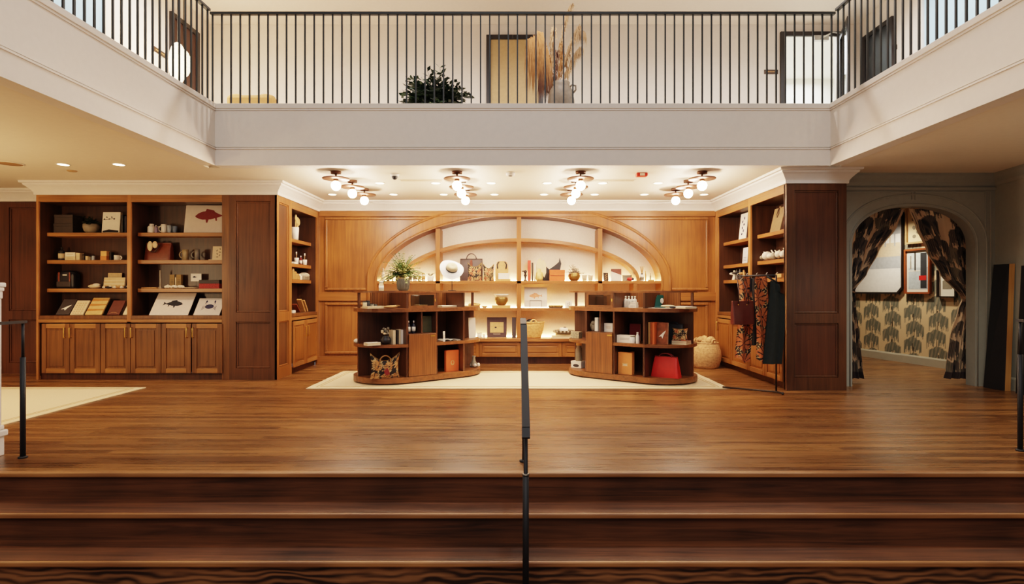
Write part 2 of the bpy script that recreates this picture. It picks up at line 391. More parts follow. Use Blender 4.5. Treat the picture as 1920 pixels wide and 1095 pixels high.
# recessed dark panelled wall beside the tall bookcase
b = MB()
for i in range(3): two_cells(b, (-6.62 - 1.0 * (i + 1), 8.3), (1, 0), (0, -1), 1.0, W_DARK, W_DARK, .1)
b.box(-10, 8.33, 0, -6.62, 8.4, WT, W_DARK); b.box(-10, 8.3, WT - .02, -6.62, 8.4, CEI, WHITE)
struct(b, 'wall_recess_left')
b = MB(); b.box(-3.956, 7.735, WT - .02, XL - .005, 8.0, CEI, WHITE); b.box(-6.62, 7.735, WT + .001, -3.956, 8.2, CEI, WHITE); b.box(XL - .3, 7.8, WT + .001, XL - .01, YB, CEI, WHITE)
b.box(XL, YB + .01, WT - .001, XR, YB + .3, CEI, WHITE); b.box(XR + .01, 6.91, WT + .001, 4.06, YB, CEI, WHITE); struct(b, 'wall_above_oak')
b = MB(); b.box(-10.1, -3, 0, -10, 8.4, CEI, UPW); struct(b, 'wall_left')

# niche back wall: oak face with an arched opening
AX, AW, AZ, AH = .045, 2.375, 1.39, 1.09
def arch_z(x, a, h, base=AZ): return base + h * sqrt(max(0, 1 - ((x - AX) / a) ** 2))
b = MB(); n = 64
xs = [AX - AW * cos(pi * i / n) for i in range(n + 1)]
def slab(x0, x1, z0, z1, y0=YB, y1=YB + .05, m=W_NICHE): b.box(x0, y0, z0, x1, y1, z1, m)
slab(XL, AX - AW, 0, WT); slab(AX + AW, XR, 0, WT)
for i in range(n):
    x0, x1 = xs[i], xs[i + 1]; z0, z1 = arch_z(x0, AW, AH), arch_z(x1, AW, AH)
    b.add([(x0, YB, z0), (x1, YB, z1), (x1, YB, WT), (x0, YB, WT), (x0, YB + .36, z0), (x1, YB + .36, z1)], [(0, 1, 2, 3), (0, 4, 5, 1)], W_NICHE)
# raised arch band
a2, h2 = 2.53, 1.30
for i in range(n):
    t0, t1 = pi * i / n, pi * (i + 1) / n
    q = lambda t, a, h: (AX - a * cos(t), min(WT - .03, AZ + h * sin(t)))
    o0, o1, i0, i1 = q(t0, a2, h2), q(t1, a2, h2), q(t0, AW, AH), q(t1, AW, AH)
    y = YB - .022
    b.add([(i0[0], y, i0[1]), (i1[0], y, i1[1]), (o1[0], y, o1[1]), (o0[0], y, o0[1]), (i0[0], YB, i0[1]), (i1[0], YB, i1[1]), (o1[0], YB, o1[1]), (o0[0], YB, o0[1])],
          [(0, 1, 2, 3), (0, 4, 5, 1), (3, 2, 6, 7)], W_NICHE)
b.tube([(AX - a2, YB - .012, .46)] + [(lambda v: (v[0], YB - .012, v[1]))(q(pi * i / n, a2, h2)) for i in range(n + 1)] + [(AX + a2, YB - .012, .46)], .026, W_NICHE, 8)
b.tube([(AX - AW - .03, YB - .02, .46)] + [(lambda v: (v[0], YB - .02, v[1]))(q(pi * i / n, AW + .03, AH + .03)) for i in range(n + 1)] + [(AX + AW + .03, YB - .02, .46)], .012, W_NICHE, 6)
for sx in (-1, 1): b.box(AX + sx * AW, YB - .022, .44, AX + sx * a2, YB, AZ, W_NICHE)
# mouldings: panel frames either side
def frame(x0, x1, z0, z1, e=.045, m=W_NICHE, k=(0, 1, 2, 3), xt=None):
    ta, tb = (x0, x1) if xt is None else (min(x0, xt), x1) if xt < x0 else (x0, max(x1, xt))
    for (p0, p1, c0, c1) in [((x0, x1, z0, z0 + e), (ta, tb, z1 - e, z1), (x0, x0 + e, z0 + e, z1 - e), (x1 - e, x1, z0 + e, z1 - e))[i] for i in k]: b.box(p0, YB - .03, c0, p1, YB, c1, m, .013)
frame(XL + .1, AX - a2 - .02, 1.23, 2.46, k=(0, 1, 2), xt=AX - 1.47); frame(XL + .1, AX - a2 - .02, .17, 1.03); frame(AX + a2 + .02, XR - .12, 1.23, 2.46, k=(0, 1, 3), xt=AX + 1.47); frame(AX + a2 + .02, XR - .12, .17, 1.03)
b.box(XL, YB - .03, WT - .10, XR, YB, WT, W_NICHEH, .008); b.box(XL, YB - .03, 1.06, AX - a2, YB, 1.20, W_NICHEH); b.box(AX + a2, YB - .03, 1.06, XR, YB, 1.20, W_NICHEH)
b.box(XL, YB - .04, 0, AX - AW, YB, .13, W_NICHEH); b.box(AX + AW, YB - .04, 0, XR, YB, .13, W_NICHEH)
struct(b, 'wall_back')

# grey-green wall with an arched doorway
GY = 7.2; GX0, GX1, GA, GC = 4.07, 6.16, .79, 5.11; GZS, GH = 1.80, .515
def garch(t, a, h):   # superellipse from left foot to right foot
    c, s_ = -cos(t), sin(t); e = 2 / 2.25
    return GC + a * (abs(c) ** e) * (1 if c > 0 else -1), GZS + h * abs(s_) ** e
b = MB(); n = 40
b.box(GX0, GY, 0, GC - GA, GY + .15, CEI, GREEN); b.box(GC + GA, GY, 0, GX1 + .02, GY + .15, CEI, GREEN)
for i in range(n):
    (x0, z0), (x1, z1) = garch(pi * i / n, GA, GH), garch(pi * (i + 1) / n, GA, GH)
    b.add([(x0, GY, z0), (x1, GY, z1), (x1, GY, CEI), (x0, GY, CEI), (x0, GY + .15, z0), (x1, GY + .15, z1), (x1, GY + .15, CEI), (x0, GY + .15, CEI)], [(0, 1, 2, 3), (0, 4, 5, 1), (4, 7, 6, 5)], GREEN)
for off, wd in ((.03, .02), (.15, .025)):
    pts = [(GC - GA - off, GY, .0)] + [(lambda q: (q[0], GY, q[1]))(garch(pi * i / n, GA + off, GH + off)) for i in range(n + 1)] + [(GC + GA + off, GY, .0)]
    if off > .1: pts = [p for p in pts if p[0] < GX1 - .01]
    b.tube(pts, wd / 2, GREEN, 6)
for (x0, x1, z0, z1) in ((GX0 + .04, 5.08, 2.49, 2.505), (5.12, 6.02, 2.49, 2.505), (5.08, 5.09, 2.40, 2.505), (5.12, 5.13, 2.40, 2.505), (6.02, 6.03, 1.9, 2.505), (6.09, 6.10, .1, 2.5)): b.box(x0, GY - .012, z0, x1, GY, z1, GREEN, .004)
b.box(GX0, GY - .025, 2.52, GX1, GY, 2.56, GREEN, .008)
struct(b, 'wall_arch')
RW = [(6.16, 7.2), (6.05, 6.43), (5.95, 4.5), (5.95, 2.0)]
b = MB()
for (p, q) in zip(RW, RW[1:]):
    b.add([(*p, 0), (*q, 0), (*q, CEI), (*p, CEI), (p[0] + .15, p[1] + .02, 0), (q[0] + .15, q[1], 0), (q[0] + .15, q[1], CEI), (p[0] + .15, p[1] + .02, CEI)], [(0, 1, 2, 3), (4, 7, 6, 5), (0, 3, 7, 4), (1, 5, 6, 2)], GREEN)
struct(b, 'wall_right')
GCR = [(-.01, 2.58), (.012, 2.58), (.02, 2.62), (.05, 2.66), (.07, 2.70), (.075, 2.729), (-.01, 2.729)]
b = MB(); sweep(b, [(4.10, GY), (6.16, GY), RW[1], RW[2], RW[3]], GCR, GREEN); struct(b, 'trim_2')
b = MB(); sweep(b, [(6.03, GY), (6.16, GY), RW[1], RW[2], RW[3]], [(-.01, 0), (.02, 0), (.02, .14), (.01, .16), (-.01, .16)], GREEN); struct(b, 'baseboard_right')

# corridor behind the arch with the willow wallpaper
def willow(u, v):
    """0 = ground, 1 = leaf, 2 = trunk; u along the wall, v up, in metres"""
    sp = .44; k = math.floor(u / sp); du = (u / sp - k - .5) * sp; vv = v + (.14 if k % 2 else 0) + .02 * sin(k * 3.1)
    best = 0
    for dz, ox, w_, h_ in ((0, 0, .095, .17), (-.04, -.10, .07, .17), (-.05, .105, .07, .18)):
        for q in (0, 1):
            j = math.floor(vv / .27) + q; flip = 1 if j % 2 else -1
            c = j * .27 + dz; x = du - ox * flip - .02 * flip
            if abs(x) < w_:
                top = c + .06 * sqrt(1 - (x / w_) ** 2)
                bot = c - h_ * (.45 + .55 * abs(x / w_) ** .5) + .03 * sin(x * 260 + j) + .015 * sin(x * 610)
                if bot < vv < top: best = max(best, 1 + .35 * sin(x * 330 + vv * 25) * 1)
    if best == 0 and abs(du - .012 * sin(vv * 11)) < .011: best = 3
    return best
def mixc(a, b_, t): return tuple(x + (y - x) * t for x, y in zip(a, b_))
def willow_col(u, v, ground, leaf, trunk):
    q = willow(u, v)
    if q == 0: return ground
    if q == 3: return trunk
    return mixc(leaf, mixc(ground, leaf, .6), max(0, min(1, 1.0 - q + .3)))
CW0, CW1 = Vector((6.28, 11.8)), Vector((7.02, 7.36)); CWL = (CW1 - CW0).length
wg, wl, wt = lin((218, 188, 146)), lin((98, 100, 88)), lin((60, 52, 40))
b = MB(); b.grid(lambda u, v: (CW0.x + (CW1.x - CW0.x) * u, CW0.y + (CW1.y - CW0.y) * u, v * CEI), 300, 170, vcol('willow wallpaper', .85), lambda u, v: willow_col(u * CWL, v * CEI, wg, wl, wt), False)
struct(b, 'wall_corridor', fix=False)
b = MB(); sweep(b, [tuple(CW0), tuple(CW1)], [(-.01, 0), (.025, 0), (.025, .12), (.012, .145), (-.01, .145)], mat('corridor trim paint', (176, 168, 148), .5, var=.03)); struct(b, 'baseboard_corridor')
b = MB(); b.box(4.0, 11.8, 0, 7.2, 11.9, CEI, mat('corridor end paint', (190, 168, 134), .8)); b.box(4.07, 7.35, 0, 4.15, 11.8, CEI, GREEN); struct(b, 'wall_corridor_end')

# upper level shell
UY, UZ, UXL, UXR = 9.7, 5.84, -5.3, 5.88
b = MB(); b.box(UXL - .1, UY, UF, 4.59, UY + .12, UZ, UPW); b.box(4.59, UY, 5.69, 5.58, UY + .12, UZ, UPW); b.box(5.58, UY, UF, UXR + .1, UY + .12, UZ, UPW); struct(b, 'wall_upper_back')
b = MB(); b.box(UXL - .1, -3, UF, UXL, UY, UZ, UPW); struct(b, 'wall_upper_left')
b = MB(); b.box(UXR, -3, UF, UXR + .1, UY, UZ, UPW); struct(b, 'wall_upper_right')
b = MB(); b.box(UXL - .1, 6.2, UZ, UXR + .1, UY + .1, UZ + .06, UPW); b.box(UXL - .1, -3, UZ, -3.9, 6.2, UZ + .06, CEIL); b.box(4.1, -3, UZ, UXR + .1, 6.2, UZ + .06, CEIL); struct(b, 'ceiling_upper')
# bright room behind the open glass door
b = MB(); RM = mat('bright room paint', (238, 236, 226), .8, var=.02)
b.box(4.0, 12.2, UF, 7.4, 12.3, UZ, RM); b.box(3.9, UY + .12, UF, 4.0, 12.2, UZ, RM); b.box(7.4, UY + .12, UF, 7.5, 12.2, UZ, RM); b.box(3.9, UY + .12, UZ, 7.5, 12.3, UZ + .05, RM); struct(b, 'wall_bright_room')
DFR = mat('door black paint', (30, 26, 28), .45, var=.05)
def door_frame(b, x0, x1, z1, y, e=.08, t=.05):
    b.box(x0, y - t, UF, x0 + e, y, z1, DFR, .006); b.box(x1 - e, y - t, UF, x1, y, z1, DFR, .006); b.box(x0 + e, y - t, z1 - e, x1 - e, y, z1, DFR, .006)
# door_1: tan door in black frame, middle of the balcony wall
d1 = T('door_1', None, None, (0, 0, 0), kind='structure'); b = MB(); x0, x1 = wx(912, UY), wx(1018, UY); door_frame(b, x0, x1, wz(67, UY), UY - .002); b.obj('door_frame', d1)
b = MB(); b.box(x0 + .08, UY - .03, UF, x1 - .08, UY - .003, wz(67, UY) - .08, mat('tan door paint', (186, 152, 106), .5, var=.06)); b.obj('door_leaf', d1)
# door_2: glass door standing open
d2 = T('door_2', None, None, (0, 0, 0), kind='structure'); b = MB(); door_frame(b, 4.56, 5.62, 5.70, UY - .002); b.obj('door_frame', d2)
hx, hy, tx, ty = 5.58, 9.64, 5.31, 8.95; an = math.atan2(ty - hy, tx - hx); Ld = math.hypot(tx - hx, ty - hy)
b = MB(); b.M = Matrix.Translation((hx, hy, 0)) @ Matrix.Rotation(an, 4, 'Z'); z0, z1 = UF + .02, 5.62
b.box(0, -.02, z0, .08, .02, z1, DFR); b.box(Ld - .08, -.02, z0, Ld, .02, z1, DFR); b.box(.08, -.02, z1 - .1, Ld - .08, .02, z1, DFR); b.box(.08, -.02, z0, Ld - .08, .02, z0 + .9, DFR); lf = b.obj('door_leaf', d2)
b = MB(); b.M = Matrix.Translation((hx, hy, 0)) @ Matrix.Rotation(an, 4, 'Z'); b.box(.08, -.004, z0 + .9, Ld - .08, .004, z1 - .1, GLS); b.obj('pane', d2)
b = MB(); b.M = Matrix.Translation((hx, hy, 0)) @ Matrix.Rotation(an, 4, 'Z'); b.tube([(Ld - .05, .02, 3.9), (Ld - .05, .08, 3.93), (Ld - .05, .08, 4.27), (Ld - .05, .02, 4.3)], .014, BLACK); b.box(Ld - .08, .02, 4.0, Ld - .02, .03, 4.2, BLACK); b.obj('handle', d2)
b = MB(); b.box(5.1, UY - .12, 5.52, 5.35, UY - .05, 5.6, mat('closer grey', (190, 190, 188), .4, metal=.4)); b.tube([(5.2, UY - .1, 5.55), (5.32, UY - .3, 5.57), (5.5, UY - .25, 5.57)], .012, mat('closer grey', (0, 0, 0))); b.obj('door_closer', d2)
def side_door(nm, X, s, y0, y1, zt):
    d = T(nm, None, None, (0, 0, 0), kind='structure'); b = MB()
    b.box(X, y0, UF, X + s * .05, y0 + .07, zt, DFR); b.box(X, y1 - .07, UF, X + s * .05, y1, zt, DFR); b.box(X, y0 + .07, zt - .07, X + s * .05, y1 - .07, zt, DFR); b.obj('door_frame', d)
    b = MB(); b.box(X + s * .002, y0 + .07, UF, X + s * .025, y1 - .07, zt - .07, mat('door leaf dark ' + nm, (62, 34, 26) if s > 0 else (26, 25, 30), .5)); b.obj('door_leaf', d)
    b = MB(); yk = y0 + .14; b.lathe([(0, 0), (.03, .0), (.03, .01), (0, .012)], BRASS, 12, (X + s * .04, yk, 4.1)); b.obj('handle', d)
side_door('door_3', UXL, 1, 8.55, 9.30, 5.5); side_door('door_4', UXR, -1, 8.70, 9.44, 5.5)
def side_window(nm, X, s, y0, y1):
    d = T(nm, None, None, (0, 0, 0), kind='structure'); b = MB()
    b.box(X + s * .001, y0, UF + .1, X + s * .02, y1, 5.6, mat('pale blue daylight pane', (150, 186, 206), .3, emit=.55, var=.04)); b.obj('pane', d)
    b = MB(); 
    for y in (y0, (y0 + y1) / 2 - .03, y1 - .06): b.box(X, y, UF + .05, X + s * .05, y + .06, 5.65, WHITE)
    b.box(X, y0, 5.6, X + s * .05, y1, 5.66, WHITE); b.box(X, y0, UF + .05, X + s * .05, y1, UF + .11, WHITE); b.obj('window_frame', d)
side_window('window_1', UXL, 1, 5.0, 7.2); side_window('window_2', UXR, -1, 5.2, 8.1)
# ------------------------------------------------------------------ furniture: built-in bookcases
S1, S2, S3, S0 = 2.045, 1.66, 1.26, .885          # tall bookcase shelf tops
N1, N2, N3, N0 = 2.02, 1.645, 1.40, .885          # niche bookcase shelf tops
def d_pull(parent, x, y, z0, z1, m=None):
    b = MB(); b.tube([(x, y, z0), (x, y - .028, z0), (x, y - .03, z0 + .01), (x, y - .03, z1 - .01), (x, y - .028, z1), (x, y, z1)], .0065, m or BRASS, 6); return b.obj('handle', parent)
def cab_door(parent, x0, x1, z0, z1, hx, m, hz=(.585, .72), y=0.0, inset=0):
    b = MB(); s = .062
    b.box(x0, y - .02, z0, x0 + s, y, z1, m, .003); b.box(x1 - s, y - .02, z0, x1, y, z1, m, .003)
    b.box(x0 + s, y - .02, z0, x1 - s, y, z0 + s, W_EDGE, .003); b.box(x0 + s, y - .02, z1 - s, x1 - s, y, z1, W_EDGE, .003)
    b.box(x0 + s, y - .006, z0 + s, x1 - s, y, z1 - s, m); b.box(x0 + s + .03, y - .014, z0 + s + .03, x1 - s - .03, y - .004, z1 - s - .03, m, .007)
    d = b.obj('door', parent); d_pull(d, hx, y - .02, hz[0], hz[1]); return d
def bookcase(name, label, loc, rz, W, D, bays, shelves, doors, ztop, setback, stile=.045, edge=W_EDGE, hgt=WT - .003, wm=W_CASE, hz=(.585, .72)):
    """bays: list of (x0, x1) clear openings; front plane y = 0, depth runs to +y"""
    t = T(name, label, 'bookcase', loc, rz)
    b = MB()
    xs = [0] + [v for x in bays for v in x] + [W]
    for i in range(0, len(xs), 2): b.box(xs[i], 0, 0 if i in (0, len(xs) - 2) else .80, xs[i + 1], .03, hgt, W_EDGV if i < len(xs) - 2 else wm, .003)
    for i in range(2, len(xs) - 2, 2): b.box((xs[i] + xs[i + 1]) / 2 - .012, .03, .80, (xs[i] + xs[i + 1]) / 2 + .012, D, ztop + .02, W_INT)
    for x0, x1 in bays: b.box(x0, 0, ztop, x1, .03, hgt, W_EDGE); b.box(x0, 0, .79, x1, .03, S0 - .05, W_EDGE, .003)
    b.obj('frame', t)
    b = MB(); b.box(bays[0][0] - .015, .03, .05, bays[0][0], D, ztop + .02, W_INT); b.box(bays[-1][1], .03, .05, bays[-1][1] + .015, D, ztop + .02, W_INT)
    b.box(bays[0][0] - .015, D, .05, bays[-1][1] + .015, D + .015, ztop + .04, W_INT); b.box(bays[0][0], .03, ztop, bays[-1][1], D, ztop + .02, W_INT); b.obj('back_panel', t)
    for x0, x1 in bays:
        b = MB(); b.box(x0, .0, S0 - .045, x1, D, S0, W_CASE, .003); b.obj('counter', t)
        for z in shelves: b = MB(); b.box(x0 + .001, setback, z - .052, x1 - .001, D, z, edge, .004); b.obj('shelf', t)
    b = MB(); b.box(bays[0][0] - .01, .05, 0, bays[-1][1] + .01, .08, .085, W_DARK); b.obj('toe_kick', t)
    for x0, x1, hx in doors: cab_door(t, x0, x1, .095, .775, hx, W_CASE if wm is W_CASE else wm, hz)
    return t
LX = -6.62; LY = 7.72; lx = lambda px: wx(px, LY) - LX
bookcase('bookcase', 'tall dark oak wall bookcase of two open bays over six panelled doors', (LX, LY, 0), 0, lx(430), .40,
         [(lx(72), lx(238)), (lx(245), lx(416))], [S1, S2, S3],
         [(lx(a), lx(c), lx(h)) for a, c, h in ((80, 132.3, 124.6), (133.3, 189.5, 135.2), (190.8, 246, 238.6), (247, 303, 249.2), (304.2, 359.3, 353), (361.5, 417.5, 364.2))], 2.455, .14)
NB = 8.19; NW = YB - .002 - NB
bookcase('bookcase', 'narrow oak niche bookcase holding wooden spoons and boards beside the panelled pier', (XL, NB, 0), pi / 2, NW, .33, [(.04, NW - .09)], [N1, N2, N3],
         [(.06, .54, .49), (.55, NW - .10, .60)], 2.44, .10, wm=W_NICHE, edge=W_NICHEH, hz=(.53, .68))
RL = YB - .002 - 6.935
bookcase('bookcase', 'oak bookcase of two bays set in the niche side behind the clothes rack', (XR, YB - .002, 0), -pi / 2, RL, .38, [(.10, 1.33), (1.40, RL - .03)], [N1, N2, N3],
         [(.12, .71, .20), (.72, 1.36, 1.28), (1.37, 1.90, 1.45), (1.91, RL - .04, 2.34)], 2.44, .10, wm=W_NICHE, edge=W_NICHEH)

# arched shelving in the niche back wall
ZS, ZM, ZC = 1.395, .935, .43
ab = T('arched_shelving', 'broad oak shelving under a flat arch with pale linen back and glowing shelf lights', 'shelving', (AX, YB, 0))
D = .36
b = MB(); b.box(-AW - .02, D, .1, AW + .02, D + .02, AZ + AH + .03, LINEN); b.obj('back_panel', ab)
b = MB(); b.box(-AW - .02, .052, .1, -AW, D, ZS, W_NICHE); b.box(AW, .052, .1, AW + .02, D, ZS, W_NICHE); b.obj('side_panel', ab)
def iar(x, a, h): return AZ + h * sqrt(max(0, 1 - (x / a) ** 2))
for x, wd in ((-1.36, .075), (0, .075), (1.36, .075)):
    zt = iar(abs(x) + wd / 2, AW, AH)
    b = MB(); b.box(x - wd / 2, .0, .40, x + wd / 2, D - .001, zt, W_NICHE, .002); b.obj('upright', ab)
for x in (-1.95, 1.95): b = MB(); b.box(x - .03, .0, .40, x + .03, D - .001, ZS - .045, W_NICHE, .002); b.obj('upright', ab)
b = MB(); a, h, n = 2.0, .685, 48
for i in range(n):
    t0, t1 = pi * i / n, pi * (i + 1) / n
    p = [(-(a + o) * cos(t), ZS + (h + o) * sin(t)) for t in (t0, t1) for o in (-.028, .028)]
    b.add([(q[0], y, q[1]) for y in (.01, D - .002) for q in p], [(0, 2, 3, 1), (4, 5, 7, 6), (0, 4, 6, 2), (1, 3, 7, 5)], W_NICHEH)
b.obj('curved_shelf', ab)
for z, y0 in ((ZS, .0), (ZM, .01)): b = MB(); b.box(-AW, y0, z - .045, AW, D, z, W_NICHEH, .003); b.obj('shelf', ab)
b = MB(); b.box(-AW - .0, -.05, ZC - .05, AW + .0, D, ZC, W_NICHEH, .004); b.obj('counter', ab)
for z in (ZS, ZM, ZC): b = MB(); b.box(-AW + .02, D - .03, z + .001, AW - .02, D - .004, z + .016, LED); b.obj('light_strip', ab)
b = MB(); b.box(-AW, .06, 0, AW, .09, .12, W_DARK); b.obj('toe_kick', ab)
e = [-2.02 + .031, -1.345, -.665, .031, .722, 1.41, 2.05]
e = [-2.05] + [wx(v, YB) - AX for v in (821, 898.5, 976, 1053.5, 1131)] + [2.05]
for x0, x1 in zip(e, e[1:]):
    b = MB(); z0, z1, s = .125, .372, .05; x0 += .004; x1 -= .004
    b.box(x0, -.02, z0, x0 + s, 0, z1, W_NICHE, .003); b.box(x1 - s, -.02, z0, x1, 0, z1, W_NICHE, .003); b.box(x0 + s, -.02, z0, x1 - s, 0, z0 + s, W_NICHEH, .003); b.box(x0 + s, -.02, z1 - s, x1 - s, 0, z1, W_NICHEH, .003)
    b.box(x0 + s, -.006, z0 + s, x1 - s, 0, z1 - s, W_NICHEH); b.box(x0 + s + .03, -.014, z0 + s + .025, x1 - s - .03, 0, z1 - s - .025, W_NICHEH, .006); b.obj('drawer', ab)
b = MB(); b.box(-AW, .0, .12, AW, .05, .376, W_NICHE); b.obj('drawer_case', ab)

# ------------------------------------------------------------------ display islands
class Isl: pass
def stadium(r, L, n=20): return [(-r * sin(pi * i / n), r * cos(pi * i / n)) for i in range(n + 1)] + [(L + r * sin(pi * i / n), -r * cos(pi * i / n)) for i in range(n + 1)]
Z1, Z2, Z3 = .53, 1.0, 1.228       # middle shelf, counter, top
def island(label, c, sgn, dx0):   # dx0: where the cupboard column starts along the straight front
    u = Vector((.7915 * sgn, .6112)); v = Vector((-.6112 * sgn, .7915)); L, r = .87, .5
    t = T('display_island', label, 'shelf unit', (c[0], c[1], .012))
    M = Matrix(((u.x, v.x, 0, 0), (u.y, v.y, 0, 0), (0, 0, 1, -.012), (0, 0, 0, 1)))
    def nb(): b = MB(); b.M = M; return b
    b = nb(); b.prism(stadium(.45, L), .0125, .035, W_DARK, 'z'); b.prism(stadium(r, L), .03, .10, W_ISLH, 'z'); b.obj('base', t)
    b = nb(); b.prism(stadium(r - .004, L), Z1 - .04, Z1, W_ISLH, 'z'); b.obj('shelf', t)
    b = nb(); b.prism(stadium(r, L), Z2 - .05, Z2, W_ISLH, 'z'); b.obj('counter', t)
    b = nb(); so, si = stadium(r, L), stadium(r - .05, L); nn = len(so)
    for (A_, zA, B_, zB) in ((so, Z3, si, Z3), (si, Z3, si, Z3 - .024), (si, Z3 - .024, so, Z3 - .024), (so, Z3 - .024, so, Z3)):
        b.add([(*p, zA) for p in A_] + [(*p, zB) for p in B_], [(i, (i + 1) % nn, nn + (i + 1) % nn, nn + i) for i in range(nn)], W_ISLH)
    tp = b.obj('top', t)
    b = nb(); b.prism(stadium(r - .049, L), Z3 - .014, Z3 - .0005, GLS, 'z'); b.obj('glass_panel', tp)
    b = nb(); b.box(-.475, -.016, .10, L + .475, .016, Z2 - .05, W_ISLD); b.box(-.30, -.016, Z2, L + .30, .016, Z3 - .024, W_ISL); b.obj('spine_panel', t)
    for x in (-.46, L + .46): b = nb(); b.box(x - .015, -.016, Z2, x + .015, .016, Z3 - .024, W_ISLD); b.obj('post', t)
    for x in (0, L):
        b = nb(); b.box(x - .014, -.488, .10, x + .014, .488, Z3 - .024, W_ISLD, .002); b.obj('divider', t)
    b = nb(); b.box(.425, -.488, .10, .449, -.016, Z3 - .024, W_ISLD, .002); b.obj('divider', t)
    X0 = dx0; lx0, lx1 = (.33, .40) if dx0 < .2 else (.02, .09)
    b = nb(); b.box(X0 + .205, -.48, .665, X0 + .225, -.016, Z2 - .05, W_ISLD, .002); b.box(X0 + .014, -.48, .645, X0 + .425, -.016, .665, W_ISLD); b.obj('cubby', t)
    b = nb(); b.box(X0 + .016, -.505, .105, X0 + .424, -.485, .655, W_ISL, .003); d = b.obj('door', t)
    b = nb(); b.box(X0 + lx0, -.512, .618, X0 + lx1, -.505, .632, BRASS); b.obj('latch', d)
    b = nb(); y0, y1 = -.49, -.475; za, zb = Z2, Z3 - .024; s = .03
    b.box(X0 + .014, y0, za, X0 + .425, y1, za + s, W_ISLH); b.box(X0 + .014, y0, zb - s, X0 + .425, y1, zb, W_ISLH); b.box(X0 + .014, y0, za + s, X0 + .014 + s, y1, zb - s, W_ISL); b.box(X0 + .425 - s, y0, za + s, X0 + .425, y1, zb - s, W_ISL); dc = b.obj('case_door', t)
    b = nb(); b.box(X0 + .044, -.484, za + s, X0 + .395, -.480, zb - s, GLS); b.obj('pane', dc)
    b = nb(); b.box(X0 + (.404 if dx0 < .2 else .02), -.497, 1.085, X0 + (.418 if dx0 < .2 else .034), -.49, 1.12, BRASS); b.obj('latch', dc)
    I = Isl(); I.c, I.u, I.v, I.rz = Vector(c), u, v, .6579 * sgn
    def at(px, ly, z, w=0, bay=None):   # world point on local line y = ly that shows at column px
        k = (px - CX) / F; o = I.c + I.v * ly
        s_ = (k * o.y - o.x) / (I.u.x - k * I.u.y); s_ = max(bay[0] + w / 2 + .004, min(bay[1] - w / 2 - .004, s_)) if bay else s_; p = o + I.u * s_; return (p.x, p.y, z + .0005)
    def loc(lx_, ly, z): p = I.c + I.u * lx_ + I.v * ly; return (p.x, p.y, z + .0005)
    I.at = at; I.loc = loc; return I
IL = island('walnut display island with rounded ends holding the potted fern and the white hat', (-1.72, 7.70), 1, 0)
IR = island('walnut display island with rounded ends holding the red handbag', (1.96, 7.68), -1, .435)

# ------------------------------------------------------------------ rugs
def rug(label, x0, x1, y0, y1):
    b = MB(); b.box(x0, y0, .0005, x1, y1, .010, RUG, .003); t = b.obj('rug', None, label, 'rug')
    b = MB(); m = .09
    for k in (.09, .13):
        e = .014; X0, X1, Y0, Y1 = x0 + k, x1 - k, y0 + k, y1 - k
        for q in ((X0, Y0, X1, Y0 + e), (X0, Y1 - e, X1, Y1), (X0, Y0 + e, X0 + e, Y1 - e), (X1 - e, Y0 + e, X1, Y1 - e)): b.box(q[0], q[1], .010, q[2], q[3], .0112, RUGB)
    b.obj('border_stripe', t)
rug('cream rug with a thin striped border under the two display islands', -2.63, 2.67, 7.0, 8.5)
rug('cream bordered rug lying alone in front of the tall bookcase', -8.5, -4.68, 4.3, 7.08)

# ------------------------------------------------------------------ railings
def railing(label, p, q, h0=3.466, h1=4.575, sp=.1115):
    p, q = Vector(p), Vector(q); L = (q - p).length; u = (q - p) / L; t = T('balcony_railing', label, 'railing', (p.x, p.y, h0))
    rz = math.atan2(u.y, u.x)
    b = MB(); b.M = Matrix.Rotation(rz, 4, 'Z'); b.box(-.025, -.025, h1 - h0 - .016, L + .025, .025, h1 - h0 + .016, IRON, .004); b.obj('top_rail', t)
    b = MB(); b.box(-.0085, -.0085, 0, .0085, .0085, h1 - h0 - .016, IRON); b0 = b.obj('baluster', t, rz=rz)
    for i in range(1, int(L / sp) + 1):
        c = b0.copy(); COL.objects.link(c); c.parent = t; c.location = (u.x * sp * i, u.y * sp * i, 0)
railing('dark iron balcony railing of thin upright bars facing straight across over the shop niche', (FL0 - .06, FY + .06), (FL1 + .06, FY + .06))
railing('dark iron balcony railing along the lantern side of the upper gallery', (FL0 - .06, FY + .06 - .1115), (FL0 - .06, 3.2))
railing('dark iron balcony railing along the open glass door side of the upper gallery', (FL1 + .06, FY + .06 - .1115), (FL1 + .06, 3.2))
# stair handrail in the middle
def bar(b, p, q, hw, hh, m):
    p, q = Vector(p), Vector(q); d = (q - p).normalized(); s = Vector((1, 0, 0)); n = s.cross(d).normalized()
    b.add([e + s * i * hw + n * j * hh for e in (p, q) for i, j in ((-1, -1), (1, -1), (1, 1), (-1, 1))], [(0, 1, 2, 3), (7, 6, 5, 4), (0, 4, 5, 1), (1, 5, 6, 2), (2, 6, 7, 3), (3, 7, 4, 0)], m)
hr = T('stair_handrail', 'dark iron handrail running down the middle of the oak steps', 'handrail', (.052, 4.03, 0))
b = MB(); o = -4.03
bar(b, (0, 4.42 + o, 1.0), (0, 3.92 + o, .985), .022, .014, BLACK); bar(b, (0, 3.93 + o, .985), (0, 3.02 + o, .485), .022, .014, BLACK); bar(b, (0, 3.03 + o, .49), (0, 3.0 + o, .44), .022, .014, BLACK); b.obj('rail', hr)
b = MB(); b.tube([(0, 0, .0), (0, 0, .985)], .010, BLACK); b.lathe([(.03, 0), (.03, .012), (.012, .016)], BLACK, 12, (0, 0, 0)); b.obj('post', hr)
